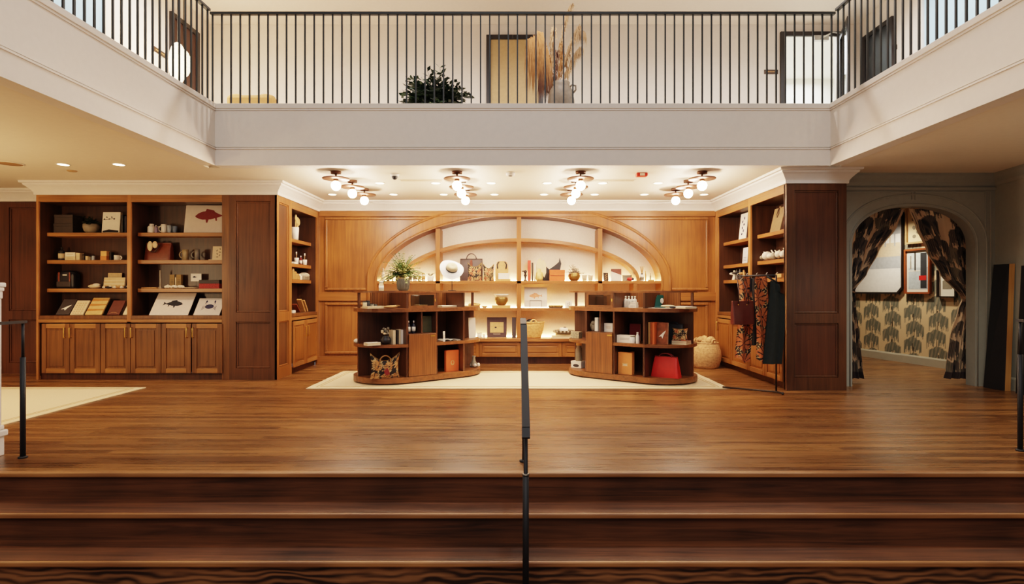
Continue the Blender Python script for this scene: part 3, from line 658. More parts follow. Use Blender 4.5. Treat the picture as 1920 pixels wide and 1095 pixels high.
b = MB(); b.tube([(0, 3.08 + o, -.479), (0, 3.08 + o, .51)], .012, BLACK); b.tube([(0, 3.08 + o, -.479), (0, 3.08 + o, .215)], .018, BLACK, 10); b.lathe([(.02, .215), (.021, .222), (.012, .226)], mat('steel collar', (120, 112, 100), .35, metal=.8), 12, (0, 3.08 + o, 0)); b.obj('post', hr)
def side_rail(label, x, y, y1):
    t = T('side_handrail', label, 'handrail', (x, y, 0))
    b = MB(); b.tube([(0, 0, 0), (0, 0, .74)], .018, BLACK, 10); b.tube([(0, 0, .74), (0, 0, .99)], .010, BLACK); b.lathe([(.03, 0), (.03, .01), (.018, .015)], BLACK, 12); b.obj('post', t)
    b = MB(); bar(b, (0, .02, 1.0), (0, -.4, 1.0), .016, .010, BLACK); bar(b, (0, -.4, 1.0), (0, y1 - y, .42), .016, .010, BLACK); b.obj('rail', t)
side_rail('slim dark handrail post beside the white newel post', -3.63, 4.12, 3.0)
side_rail('slim dark handrail post in front of the leaning black board', 3.87, 4.30, 3.1)
b = MB(); X, Y = -3.965, 4.07
b.box(-.129, -.129, 0, .129, .129, .145, WHITE, .006); b.box(-.145, -.145, .145, .145, .145, .19, WHITE, .008); b.box(-.13, -.13, .19, .13, .13, .225, WHITE, .01)
nw = b.obj('newel_post', None, 'white square newel post with stepped cap beside the slim handrail post', 'newel post', (X, Y, 0))
b = MB(); b.box(-.117, -.117, .225, .117, .117, 1.17, WHITE, .004); b.obj('shaft', nw)
b = MB(); b.box(-.123, -.123, 1.17, .123, .123, 1.225, WHITE, .006); b.box(-.13, -.13, 1.225, .13, .13, 1.255, WHITE, .008); b.box(-.137, -.137, 1.255, .137, .137, 1.29, WHITE, .008); b.obj('cap', nw)

# ------------------------------------------------------------------ ceiling fittings
def ceil_lamp():
    t = T('ceiling_lamp', 'flush lamp', 'ceiling lamp', (0, 0, CEI), group='globe lamps on the niche ceiling')
    b = MB(); b.lathe([(.062, -.032), (.065, -.001), (0, -.001)], BRONZE, 18); b.tube([(0, 0, -.03), (0, 0, -.085)], .012, BRONZE); b.obj('canopy', t)
    b = MB(); b.lathe([(0, -.098), (.165, -.098), (.17, -.09), (.165, -.084), (0, -.084)], BRONZE, 28); b.obj('disc', t)
    b = MB(); b.lathe([(.03, -.125), (.032, -.098), (0, -.098)], BRONZE, 14); b.obj('socket', t)
    b = MB(); b.ell((0, 0, -.178), (.062, .062, .062), GLOW, 12, 8); b.obj('globe', t)
    return t
order = ['front', 'middle', 'rear']; place = ['nearest the spoon bookcase', 'on the fern island side', 'on the red handbag side', 'nearest the clothes rack']
first = None
for i, X in enumerate((-2.27, -.745, .81, 2.34)):
    for j, Y in enumerate((7.05, 7.62, 8.22)):
        X2 = X + (.04 if i == 0 and j else 0)
        lb = f'{order[j]} globe lamp with bronze disc in the ceiling row {place[i]}'
        if first is None: first = ceil_lamp(); first.location = (X2, Y, CEI); first['label'] = lb
        else: dup(first, (X2, Y, CEI), label=lb)
def downlight():
    b = MB(); b.lathe([(.058, -.006), (.07, -.006), (.074, -.001), (.058, -.001)], WHITE, 20, ring=True); t = b.obj('downlight', None, 'x', 'recessed light', group='recessed ceiling lights')
    b = MB(); b.lathe([(0, -.0045), (.058, -.0045), (.058, -.002), (0, -.002)], DOWN, 16); b.obj('diffuser', t); return t
rowA = [712, 817, 921, 1026, 1130, 1234]; rowB = [623, 738, 832, 927, 1020, 1115, 1208, 1320]
pos = [(wx(p, 7.8), 7.8, f'small recessed ceiling light, number {i + 1} from the camera dome end of the front row') for i, p in enumerate(rowA)]
pos += [(wx(p, 8.72), 8.72, f'small recessed ceiling light, number {i + 1} from the spoon bookcase end of the rear row') for i, p in enumerate(rowB)]
pos += [(-5.38, 6.65, 'glowing recessed light nearer the tan soffit speaker'), (-4.72, 6.65, 'glowing recessed light on the tan soffit nearer the niche')]
dl = None
for X, Y, lb in pos:
    if dl is None: dl = downlight(); dl.location = (X, Y, CEI); dl['label'] = lb
    else: dup(dl, (X, Y, CEI), label=lb)
b = MB(); b.lathe([(.05, -.03), (.06, -.001), (0, -.001)], WHITE, 18); t = b.obj('security_camera', None, 'small white ceiling security camera with a dark dome', 'security camera', (wx(740, 7.2), 7.2, CEI))
b = MB(); b.ell((0, 0, -.035), (.04, .04, .04), NAVY, 14, 8); b.obj('dome', t)
b = MB(); b.lathe([(.03, -.045), (.055, -.038), (.06, -.001), (0, -.001)], WHITE, 18); t = b.obj('smoke_detector', None, 'white smoke detector between the middle lamp clusters', 'smoke detector', (wx(957, 7.1), 7.1, CEI))
b = MB(); b.lathe([(.02, -.05), (.03, -.045), (0, -.044)], CHAR, 12); b.obj('sensor', t)
b = MB(); b.box(-.07, -.05, -.045, .07, .05, -.001, mat('alarm red', (196, 40, 20), .4, var=.04), .01); t = b.obj('fire_alarm', None, 'red fire alarm sounder on the niche ceiling', 'fire alarm', (wx(1203, 7.15), 7.15, CEI))
b = MB(); b.box(-.03, -.055, -.04, .03, -.05, -.01, PAPER); b.obj('strobe_lens', t)
b = MB(); b.lathe([(0, -.008), (.12, -.008), (.13, -.001), (0, -.001)], mat('speaker grille tan', (150, 112, 72), .8), 22); t = b.obj('ceiling_speaker', None, 'round tan speaker grille in the soffit', 'speaker', (wx(18, 6.6), 6.6, CEI))
b = MB(); b.lathe([(.125, -.010), (.138, -.009), (.138, -.001), (.125, -.001)], CEIL, 22, ring=True); b.obj('trim_ring', t)
b = MB(); b.lathe([(0, -.012), (.05, -.01), (.055, -.001), (0, -.001)], mat('sprinkler cover', (180, 140, 92), .6), 16); b.obj('sprinkler_cover', None, 'small flat sprinkler cover on the tan soffit between the lit downlights', 'sprinkler cover', (wx(135, 7.0), 7.0, CEI))
for px, py in ((790, 336), (1150, 337)):
    X = wx(px, 7.6); b = MB(); b.box(-.3, -.06, -.006, .3, .06, -.001, CEIL, .002)
    for k in range(4): b.box(-.28, -.045 + k * .025, -.008, .28, -.037 + k * .025, -.005, mat('vent slot', (196, 172, 140), .7))
    b.obj('air_vent', None, 'flat ceiling air vent on the security camera side' if px < 900 else 'flat ceiling air vent on the fire alarm side', 'air vent', (X, 7.6, CEI))
# ------------------------------------------------------------------ goods: kinds
def LB(px, z, d=7.99): return (wx(px, d), d, z + .0005)
def AB(px, z, d=9.54): return (wx(px, d), d, z + .0005)
def NL(px, z, X=-3.46): return (X, -X * F / (CX - px), z + .0005)
def NR(px, z, X=3.50): return (X, X * F / (px - CX), z + .0005)
MT_FISH = mat('print ink red', (118, 46, 48), .8, var=.35, scale=120)
MT_INK = mat('print ink black', (30, 28, 32), .8, var=.3, scale=120)
MT_BLUE = mat('print ink blue', (40, 40, 66), .8, var=.2)
def ellp(cx, cz, a, h, n=20, rot=0): return [(cx + a * cos(2 * pi * i / n) * cos(rot) - h * sin(2 * pi * i / n) * sin(rot), cz + a * cos(2 * pi * i / n) * sin(rot) + h * sin(2 * pi * i / n) * cos(rot)) for i in range(n)]
def motif(b, kind, w, h, y, ink, cx=0, cz=None, s=1.0):
    cz = h / 2 if cz is None else cz; e = [y]
    def P(p): e[0] -= .00012; b.flat(p, e[0], ink)
    if kind in ('fish', 'fishr'):
        f = -1 if kind == 'fishr' else 1; a = .36 * w * s
        P([(cx + f * x * a, cz + z * a) for x, z in ((-1, -.03), (-.8, .16), (-.5, .29), (-.1, .33), (.3, .24), (.58, .10), (.72, .06), (.98, .26), (.93, .02), (1.0, -.2), (.72, -.03), (.4, -.14), (0, -.24), (-.5, -.26), (-.85, -.16))][::f])
        P([(cx + f * x * a, cz + z * a) for x, z in ((-.35, .30), (-.28, .46), (-.05, .42), (.2, .36), (.3, .22))][::f])
        P([(cx + f * x * a, cz + z * a) for x, z in ((-.3, -.25), (-.26, -.46), (-.16, -.46), (-.1, -.24))][::f]); P([(cx + f * x * a, cz + z * a) for x, z in ((.3, -.16), (.36, -.34), (.44, -.32), (.42, -.13))][::f])
    elif kind == 'crab':
        a = .17 * w * s; P(ellp(cx, cz, a, a * .62))
        for sg in (-1, 1):
            for k in range(3): P([(cx + sg * a * .8, cz - a * .2 * k), (cx + sg * a * 1.5, cz + a * (.2 - .4 * k)), (cx + sg * a * 1.7, cz - a * (.2 + .5 * k)), (cx + sg * a * 1.45, cz + a * (.05 - .4 * k))])
            P([(cx + sg * a * .7, cz + a * .3), (cx + sg * a * 1.2, cz + a * .9), (cx + sg * a * .9, cz + a * 1.6), (cx + sg * a * 1.05, cz + a * .95)]); P(ellp(cx + sg * a * .95, cz + a * 1.35, a * .2, a * .34))
    elif kind == 'bird':
        P([(cx - .32 * w, cz - .16 * h), (cx - .05 * w, cz - .02 * h), (cx + .1 * w, cz + .06 * h), (cx + .34 * w, cz + .14 * h), (cx + .12 * w, cz - .08 * h), (cx + .02 * w, cz - .24 * h), (cx - .08 * w, cz - .13 * h)])
    elif kind == 'twig':
        P([(cx - .45 * w, cz + .12 * h), (cx + .2 * w, cz + .2 * h), (cx + .2 * w, cz + .215 * h), (cx - .45 * w, cz + .15 * h)])
        for k in range(5): P(ellp(cx - .4 * w + k * .14 * w, cz + .17 * h + (k % 2) * .09 * h, .05 * w, .03 * h, 10, .6 * (-1) ** k))
        P([(cx - .45 * w, cz - .47 * h), (cx + .45 * w, cz - .47 * h), (cx + .45 * w, cz - .38 * h), (cx - .1 * w, cz - .33 * h), (cx - .45 * w, cz - .40 * h)])
    elif kind == 'grid':
        for i in range(4):
            for j in range(6): P([(cx - .38 * w + i * .2 * w, cz - .42 * h + j * .14 * h), (cx - .24 * w + i * .2 * w, cz - .42 * h + j * .14 * h), (cx - .24 * w + i * .2 * w, cz - .38 * h + j * .14 * h), (cx - .38 * w + i * .2 * w, cz - .38 * h + j * .14 * h)])
    elif kind == 'stripes':
        for j, q in enumerate((-.3, 0.0, .28)): P([(cx - .5 * w, cz + q * h), (cx + .5 * w, cz + (q + .05) * h), (cx + .5 * w, cz + (q + .12) * h), (cx - .5 * w, cz + (q + .14) * h)])
    elif kind == 'oval': P(ellp(cx, cz, .3 * w * s, .34 * h * s))
    elif kind == 'spots':
        for k in range(6): P(ellp(cx + (.18 * w) * ((k % 2) - .5) * (1 + k * .1), cz - .3 * h + k * .12 * h, .10 * w, .05 * h, 10, k))
    elif kind == 'arc': P([(cx - .38 * w, .06 * h), (cx - .2 * w, .14 * h), (cx, .165 * h), (cx + .2 * w, .14 * h), (cx + .38 * w, .06 * h), (cx + .2 * w, .115 * h), (cx, .14 * h), (cx - .2 * w, .115 * h)])
    elif kind == 'lines':
        for k in range(3): P([(cx - .3 * w, cz - .1 * h + k * .1 * h), (cx + .3 * w, cz - .1 * h + k * .1 * h), (cx + .3 * w, cz - .07 * h + k * .1 * h), (cx - .3 * w, cz - .07 * h + k * .1 * h)])
def card(name, label, cat, loc, w_, h_, m, kind=None, ink=None, t=.008, lean=R(12), rz=0, cz=None, cx=0, s=1.0, group=None, part='print'):
    b = MB(); b.box(-w_ / 2, 0, 0, w_ / 2, t, h_, m, min(.002, t / 4)); o = b.obj(name, None, label, cat, (loc[0], loc[1], loc[2] + t * sin(lean)), rz, -lean, group)
    if kind: b = MB(); motif(b, kind, w_, h_, -.0003, ink, cx, cz, s); b.obj(part, o)
    return o
def book(label, loc, w_, h_, t, cover, rz=0, lean=0, flatw=False, kind=None, ink=None, cat='book', name='book', group=None, pages=CREAM):
    """standing, spine to the front: w_ = depth; face-out if flatw"""
    b = MB()
    if flatw:   # cover faces the front
        b.box(-w_ / 2, 0, 0, w_ / 2, .003, h_, cover); b.box(-w_ / 2, t - .003, 0, w_ / 2, t, h_, cover); b.box(-w_ / 2, .003, 0, -w_ / 2 + .003, t - .003, h_, cover)
    else:
        b.box(-t / 2, 0, 0, -t / 2 + .003, w_, h_, cover); b.box(t / 2 - .003, 0, 0, t / 2, w_, h_, cover); b.box(-t / 2 + .003, 0, 0, t / 2 - .003, .003, h_, cover)
    o = b.obj(name, None, label, cat, (loc[0], loc[1], loc[2] + (t if flatw else w_) * sin(lean)), rz, -lean, group); b = MB()
    if flatw: b.box(-w_ / 2 + .003, .003, .003, w_ / 2 - .003, t - .003, h_ - .003, pages)
    else: b.box(-t / 2 + .003, .003, .003, t / 2 - .003, w_ - .003, h_ - .003, pages)
    b.obj('pages', o)
    if kind: b = MB(); motif(b, kind, w_ if flatw else t, h_, -.0003, ink); b.obj('cover_print', o)
    return o
def flatbook(label, loc, w_, d_, t, cover, rz=0, name='book', cat='book', group=None, pages=CREAM):
    b = MB(); b.box(-w_ / 2, -d_ / 2, 0, w_ / 2, d_ / 2, .003, cover); b.box(-w_ / 2, -d_ / 2, t - .003, w_ / 2, d_ / 2, t, cover); b.box(-w_ / 2, d_ / 2 - .003, .003, w_ / 2, d_ / 2, t - .003, cover); o = b.obj(name, None, label, cat, loc, rz, 0, group)
    b = MB(); b.box(-w_ / 2 + .003, -d_ / 2 + .003, .003, w_ / 2 - .003, d_ / 2 - .003, t - .003, pages); b.obj('pages', o); return o
def box(label, loc, w_, d_, h_, m, rz=0, lid=.25, kind=None, ink=None, name='box', cat='box', group=None, ml=None):
    b = MB(); hl = h_ * (1 - lid); b.box(-w_ / 2, -d_ / 2, 0, w_ / 2, d_ / 2, hl, m, .002); o = b.obj(name, None, label, cat, loc, rz, 0, group)
    if lid: b = MB(); b.box(-w_ / 2 - .002, -d_ / 2 - .002, hl, w_ / 2 + .002, d_ / 2 + .002, h_, ml or m, .003); b.obj('lid', o)
    if kind: b = MB(); motif(b, kind, w_, h_ * (1 - lid), -d_ / 2 - .0005, ink); b.obj('front_label', o)
    return o
def bottle(label, loc, r, h_, m, cap=NAVY, lab=None, name='bottle', cat='bottle', group=None, neck=.35, capn='cap'):
    b = MB(); b.lathe([(0, 0), (r * .95, 0), (r, .004), (r, h_ * .6), (r * .8, h_ * .7), (r * neck, h_ * .78), (r * neck, h_ * .85)], m, 14); o = b.obj(name, None, label, cat, loc, 0, 0, group)
    b = MB(); b.lathe([(r * neck * 1.15, h_ * .845), (r * neck * 1.15, h_), (0, h_)], cap, 12); b.obj(capn, o)
    if lab: b = MB(); b.lathe([(r * 1.012, h_ * .15), (r * 1.012, h_ * .52)], lab, 14); b.obj('paper_label', o)
    return o
def pot(label, loc, prof, m, name='bowl', cat='bowl', group=None, n=22, inner=True):
    b = MB(); p = list(prof)
    if inner: p = p + [(max(0, r - .008), z) for r, z in prof[::-1] if z > .02] + [(0, .02)]
    b.lathe([(0, 0)] + p, m, n); return b.obj(name, None, label, cat, loc, 0, 0, group)
def jar(label, loc, r, h_, m, lid=None, group=None, name='jar', cat='jar', lm=None):
    b = MB(); b.lathe([(0, 0), (r * .96, 0), (r, .004), (r, h_ * .82), (r * .92, h_ * .84)], m, 14); o = b.obj(name, None, label, cat, loc, 0, 0, group)
    b = MB(); b.lathe([(r * .96, h_ * .84), (r * .96, h_), (0, h_)], lid or TAN, 14); b.obj('lid', o)
    if lm: b = MB(); b.lathe([(r * 1.015, h_ * .2), (r * 1.015, h_ * .65)], lm, 14); b.obj('paper_label', o)
    return o
def tumbler(label, loc, r, h_, m, group=None, name='tumbler', cat='glass'):
    b = MB(); b.lathe([(0, 0), (r * .85, 0), (r, h_), (r - .004, h_), (r * .85 - .004, .008), (0, .008)], m, 14); return b.obj(name, None, label, cat, loc, 0, 0, group)
def arcpts(r, a0, a1, n, c=(0, 0, 0), pl='xz', sx=1, sz=1):
    return [(c[0] + r * cos(a0 + (a1 - a0) * i / n) * sx, c[1], c[2] + r * sin(a0 + (a1 - a0) * i / n) * sz) for i in range(n + 1)]
def mug(label, loc, r, h_, m, side=-1, group=None):
    b = MB(); b.lathe([(0, 0), (r, 0), (r * .96, h_ * .5), (r, h_), (r - .006, h_), (r - .006, .01), (0, .01)], m, 16); o = b.obj('mug', None, label, 'mug', loc, 0, 0, group)
    b = MB(); b.tube(arcpts(h_ * .3, pi / 2, 3 * pi / 2, 8, (side * -0 - r * .95 if side < 0 else r * .95, 0, h_ * .52), sx=1 if side < 0 else -1), .008, m, 6); b.obj('handle', o); return o
def sprig(b, base, ang, elev, length, m, lw, ll, droop=1.0, n=9, stem=None):
    """a bent stem with leaf blades either side"""
    P = Vector(base); d = Vector((cos(ang) * cos(elev), sin(ang) * cos(elev), sin(elev))); pts = [P.copy()]
    for i in range(n):
        P = P + d * length / n; d = (d + Vector((0, 0, -.07 * droop))).normalized(); pts.append(P.copy())
        for s in (-1, 1):
            sd = d.cross(Vector((0, 0, 1))); sd = sd.normalized() if sd.length > 1e-4 else Vector((1, 0, 0))
            k = (sd * s * .8 + d * .6 + Vector((0, 0, random.uniform(-.3, .3)))).normalized(); q = k.cross(Vector((random.uniform(-1, 1), random.uniform(-1, 1), 1))).normalized() * lw
            L2 = ll * (1 - .5 * i / n); b.add([P, P + k * L2 * .5 + q, P + k * L2, P + k * L2 * .5 - q], [(0, 1, 2, 3)], m)
    b.tube(pts, .0025 if stem is None else stem, m, 4)
# butterfly-wing fabric
MO, MD, MC = lin((206, 92, 44)), lin((24, 17, 20)), lin((208, 174, 118))
def wing(u, v, sp=.17, light=.0, org=None, dk=.50):
    """orange wing fans with dark veins on near-black; u, v in metres"""
    i0, j0 = math.floor(u / sp), math.floor(v / sp); best = None
    for i in (i0 - 1, i0, i0 + 1):
        for j in (j0 - 1, j0, j0 + 1):
            cx, cz = (i + .5 + .25 * (j % 2)) * sp, (j + .2) * sp; r = math.hypot(u - cx, v - cz) / sp; a = math.atan2(v - cz, u - cx) + (i * 1.3 + j * .7)
            if best is None or r < best[0]: best = (r, a)
    r, a = best
    if r > dk + .10: return MC if (sin(u * 260) * sin(v * 260) > .72) else MD
    if r > dk: return MC if sin(a * 22) > .6 else MD
    if sin(a * 9) > .72 or r < .06: return MD
    c = org or MO
    return mixc(c, MC, light * (.5 + .5 * sin(a * 2 + 1)) + .12)
CLOTH = vcol('printed cloth', .85)
def pouch(label, loc, w_, h_, t, rz=0, light=.6, name='pouch', cat='pouch', org=None, group=None, ears=0.0, gray=False):
    b = MB(); nu, nv = 26, 22
    def shape(u, v, s):
        x = (u - .5) * w_ * (1 - .10 * sin(pi * v)); z = v * h_ * (1 - .08 * sin(pi * u)) + ears * h_ * (abs(2 * u - 1) ** 2) * (v ** 2)
        bul = t / 2 * (max(0, sin(pi * u)) * max(0, sin(pi * min(1, .12 + v * .88)))) ** .5
        return (x, s * bul, z)
    g = lambda u, v: wing(u * w_ + .03, v * h_ + .02, .15, light, org, .40)
    for s in (-1, 1): b.grid(lambda u, v: shape(u, v, s), nu, nv, CLOTH, g)
    o = b.obj(name, None, label, cat, loc, rz, 0, group)
    b = MB(); b.tube([(x, y, z + .003) for x, y, z in [shape(u / 12, 1, 0) for u in range(13)]], .005, MAT_ZIP, 5); b.obj('zip', o); return o
MAT_ZIP = mat('brass zip', (150, 110, 60), .4, metal=.7)
def handbag(label, loc, w_, h_, d_, m, rz=0, taper=.15, handle=None, hm=None, hr=.09, bow=0, cat='bag', name='handbag', hz=None):
    b = MB(); n = 8
    prof = [(w_ / 2 * (1 - taper * k / n), d_ / 2 * (1 - .75 * (k / n) ** 2), h_ * k / n) for k in range(n + 1)]
    def ring(a, c, z):
        e = .25; return [(a * (abs(cos(q)) ** e) * (1 if cos(q) > 0 else -1), c * (abs(sin(q)) ** e) * (1 if sin(q) > 0 else -1), z) for q in [2 * pi * (i + .5) / 24 for i in range(24)]]
    vs = [p for a, c, z in prof for p in ring(a, c, z)]; fs = []
    for j in range(n):
        for i in range(24): fs.append((j * 24 + i, j * 24 + (i + 1) % 24, (j + 1) * 24 + (i + 1) % 24, (j + 1) * 24 + i))
    fs += [tuple(range(24))[::-1], tuple(n * 24 + i for i in range(24))]; b.add(vs, fs, m, False); o = b.obj(name, None, label, cat, loc, rz)
    if handle:
        b = MB()
        for y in (-.02, .02): b.tube(arcpts(hr, 0, pi, 12, (0, y, h_ - .01), sz=handle / hr), .007, hm or m, 6)
        b.obj('handle', o)
    b = MB(); b.box(-w_ / 2 * (1 - taper), -d_ * .13 - .002, h_ - .02, w_ / 2 * (1 - taper), d_ * .13 + .002, h_ + .004, hm or m, .003); b.obj('top_band', o)
    return o
def basket(label, loc, r0, r1, h_, m, bulge=.06, handle=.07, rz=0, hn=2):
    b = MB(); n = 10; pr = [(r0 + (r1 - r0) * k / n + bulge * sin(pi * k / n) + .004 * (k % 2), h_ * k / n) for k in range(n + 1)]
    b.lathe([(0, 0)] + pr + [(r - .015, z) for r, z in pr[::-1] if z > .03] + [(0, .03)], m, 28); o = b.obj('basket', None, label, 'basket', loc, rz)
    b = MB(); b.tube([(r1 * cos(2 * pi * i / 28), r1 * sin(2 * pi * i / 28), h_) for i in range(28)], .012, m, 6, True); b.obj('rim', o)
    for k in range(hn):
        s = -1 if k else 1; b = MB(); b.tube([(handle * cos(q), s * r1 * .96, h_ - .01 + handle * 1.1 * sin(q)) for q in [pi * i / 10 for i in range(11)]], .013, m, 6); b.obj('handle', o)
    return o
def lump(b, c, r, m, n=9): 
    vs0 = len(b.v); c = Vector(c); c.z = max(c.z, r * 1.1) if c.z >= 0 else c.z; b.ell(c, (r * random.uniform(.8, 1.2), r * random.uniform(.8, 1.1), r * random.uniform(.7, 1.08)), m, n, 6)
# ------------------------------------------------------------------ tall bookcase, bay of the plant and the bottles
box('lower of two stacked dark keepsake boxes on the top shelf', LB(129, S1), .27, .2, .13, CHAR, lid=.3)
box('upper of two stacked dark keepsake boxes on the top shelf', LB(129, S1 + .131), .26, .19, .125, CHAR, lid=.3)
t = pot('dark leafy plant in a round stoneware pot beside the white twig book', LB(171, S1, 7.95), [(.05, 0), (.085, .03), (.1, .08), (.098, .12), (.085, .135)], STONE, 'potted_plant', 'plant')
b = MB()
for k in range(24): sprig(b, (0, 0, .12), random.uniform(0, 2 * pi), random.uniform(.1, 1.2), random.uniform(.08, .13), LEAFD, .018, .055, 1.6, 4)
b.obj('foliage', t)
book('white book facing out with a dark twig picture on the top shelf', LB(207, S1, 7.95), .25, .30, .035, PAPER, lean=.1, flatw=True, kind='twig', ink=MT_INK)
book('slim dark book standing next to the white twig book', LB(229, S1, 7.94), .16, .26, .022, NAVY)
book('dark blue book standing last in line by the bay divider', LB(235.2, S1, 7.94), .16, .24, .026, mat('navy cloth', (26, 26, 44), .7))
bottle('dark bottle with an oval cream label at the end of the second shelf', LB(116, S2), .043, .19, DPOT, NAVY, CREAM, neck=.3)
bottle('tiny pale vial beside the dark oval label bottle', LB(124.5, S2, 7.96), .018, .11, STONE, NAVY, PAPER)
box('lower wide cream soap box beside the dark bottle', LB(136.5, S2, 7.97), .145, .1, .055, CREAM, lid=0, kind='lines', ink=TAN)
box('upper wide cream soap box beside the dark bottle', LB(136.5, S2 + .0555, 7.97), .143, .1, .055, PAPER, lid=0, kind='lines', ink=TAN)
box('narrow cream box standing next to the wide soap boxes', LB(150, S2, 7.97), .05, .08, .105, CREAM, lid=.4)
for k, (px, h, m, lb) in enumerate(((157, .085, GLS, 'first clear jar after the narrow cream box'), (163.5, .07, CREAM, 'cream jar, second of four small jars on the second shelf'), (169, .062, STONE, 'grey jar, third of four small jars on the second shelf'), (175, .075, BLUEG, 'frosted jar, last of four small jars on the second shelf'))):
    jar(lb, LB(px, S2, 7.96), .02, h, m, NAVY, 'small jars on the second shelf')
box('lower small orange box of the pair on the second shelf', LB(197, S2), .088, .07, .062, PEACH, lid=0)
box('upper small pale orange box of the pair on the second shelf', LB(197.5, S2 + .0625), .085, .07, .07, mat('pale peach card', (240, 186, 116), .7), lid=0)
box('small dark box behind the speckled mug', LB(208, S2, 8.04), .05, .06, .12, CHAR)
mug('speckled white mug with dark rim on the second shelf', LB(220, S2), .042, .075, PORC, 1)
# third shelf
bp = T('backpack', 'dark leather backpack with brown straps on the third shelf', 'bag', LB(126, S3, 8.0)); b = MB()
b.box(-.13, -.05, 0, .13, .09, .22, NAVY, .03); b.ell((0, .02, .21), (.125, .068, .05), NAVY); b.obj('body', bp)
b = MB(); b.box(-.085, -.062, .03, -.06, -.05, .23, LEATH, .004); b.box(.07, -.062, .03, .09, -.05, .23, LEATH, .004); b.obj('strap', bp)
b = MB(); b.box(-.02, -.06, .185, .04, -.05, .2, PAPER, .003); b.obj('tag', bp)
b = MB(); b.box(-.1, -.075, .02, .1, -.05, .10, CHAR, .02); b.obj('pocket', bp)
b = MB(); b.ell((0, 0, .03), (.085, .05, .03), CREAM); b.ell((.03, 0, .05), (.05, .04, .025), SHELLM); o = b.obj('folded_cloth', None, 'folded cream cloth lying on the third shelf beside the backpack', 'cloth', LB(177, S3))
b = MB(); b.box(-.09, -.052, .012, -.05, .03, .02, NAVY, .003); b.obj('band', o)
card('cream_box', 'broad cream printed card leaning behind the little shells', 'card', LB(213, S3, 8.0), .30, .155, CREAM, 'stripes', mat('pale tan ink', (214, 180, 130), .8), .03, .15)
card('small_card', 'smaller tan card leaning behind the broad cream card', 'card', LB(214, S3, 8.06), .20, .225, mat('buff card', (206, 178, 134), .7), 'lines', TAN, .01, .08)
for px, m, w_, lb in ((196, SHELLM, .03, 'white shell nearest the folded cloth'), (203, NAVY, .05, 'flat black shell in front of the cream card'), (216, SHELLM, .03, 'pale shell in front of the middle of the cream card'), (222, TAN, .026, 'brown spiral shell in front of the cream card'), (229, SHELLM, .032, 'white shell by the end of the cream card'), (237, NAVY, .03, 'black shell tucked against the bay divider')):
    b = MB(); b.ell((0, 0, .018), (w_, .028, .018), m); b.ell((w_ * .5, 0, .028), (w_ * .4, .018, .014), SHELLM if m is NAVY else TAN); b.obj('seashell', None, lb, 'shell', LB(px, S3, 7.93), group='shells on the third shelf')
# books leaning on the bottom board
def leanbook(px0, px1, ytop, m, kind, ink, lb, sk=13):
    d = 7.80; w_ = (px1 - px0) * d / F; h = (591 - ytop) * d / F + .02; card('book', lb, 'book', (wx((px0 + px1) / 2, d), d, S0 + .0005), w_, h * 1.25, m, kind, ink, .02, .62)
leanbook(104, 129, 566, CHAR, 'bird', PAPER, 'dark book with a white bird leaning on the bottom board')
leanbook(131, 155, 568, CREAM, 'grid', TAN, 'cream book with rows of small print leaning on the bottom board')
leanbook(159, 190, 563, mat('sand cover', (214, 172, 110), .7), 'stripes', mat('ochre ink', (188, 120, 54), .8), 'sand coloured book with ochre bands leaning on the bottom board')
leanbook(200, 223, 568, mat('chestnut cover', (92, 44, 28), .6), 'arc', TAN, 'chestnut brown book leaning on the bottom board')
leanbook(230, 238, 568, CREAM, None, None, 'narrow cream book leaning against the bay divider on the bottom board')

# ------------------------------------------------------------------ tall bookcase, bay of the fish prints
b = MB(); b.lathe([(0, 0), (.05, 0), (.052, .02), (.052, .085), (.045, .10), (.028, .112), (.03, .135), (.022, .135), (.022, .11), (0, .1)], PORC, 18); b.obj('canister', None, 'white ceramic canister with a narrow neck on the top shelf', 'canister', LB(284.5, S1))
for k, (px, d) in enumerate(((292.5, 7.96), (296.5, 8.0))):
    bottle(('lilac bottle beside the white canister', 'grey lilac bottle behind the lilac one')[k], LB(px, S1, d), .02, .115 - k * .01, mat('lilac glaze', (150, 132, 158), .4), PORC)
mug('tall white jug with handle between the lilac bottles and the tumblers', LB(307.5, S1), .038, .13, PORC, -1)
for k, px in enumerate((318, 328)): tumbler(('pale blue grey tumbler next to the white jug', 'darker blue tumbler next to the red fish print')[k], LB(px, S1), .033, .115 - .012 * k, BLUEG if k == 0 else mat('blue glass', (110, 126, 146), .3))
d = 7.92; card('fish_print', 'large white print of a red fish leaning on the top shelf', 'picture', (wx(384, d), d, S1 + .0005), .60, .405, mat('print paper', (214, 200, 186), .8, var=.03), 'fish', MT_FISH, .01, .16, cz=.25, cx=.06, s=1.02)
hb = handbag('chestnut leather tote with a cream tassel on the second shelf', LB(299, S2, 8.02), .37, .25, .14, LEATH, taper=.04)
b = MB(); b.tube([(-.1, -.075, .22), (-.06, -.09, .12), (0, -.09, .12), (.05, -.075, .22)], .012, LEATHD); b.obj('handle', hb)
b = MB(); b.ell((-.07, -.1, .2), (.038, .02, .07), CREAM); b.ell((.0, -.1, .22), (.036, .02, .05), CREAM); b.obj('tassel', hb)
mug('beige and grey striped stein, nearer the chestnut tote', LB(348, S2), .042, .155, mat('stein glaze', (160, 140, 104), .35, var=.3), -1)
mug('grey stein, nearer the small framed card', LB(370, S2), .036, .155, mat('stein glaze grey', (130, 124, 112), .35, var=.3), -1)
o = card('framed_card', 'small cream framed card on a ledge stand on the second shelf', 'picture frame', LB(409, S2 + .012, 7.98), .17, .19, CREAM, 'spots', mat('grey ink', (150, 132, 104), .8), .012, .1)
box('thin cream stand under the small framed card', LB(407, S2, 7.97), .2, .09, .011, CREAM, lid=0, name='card_stand', cat='stand')
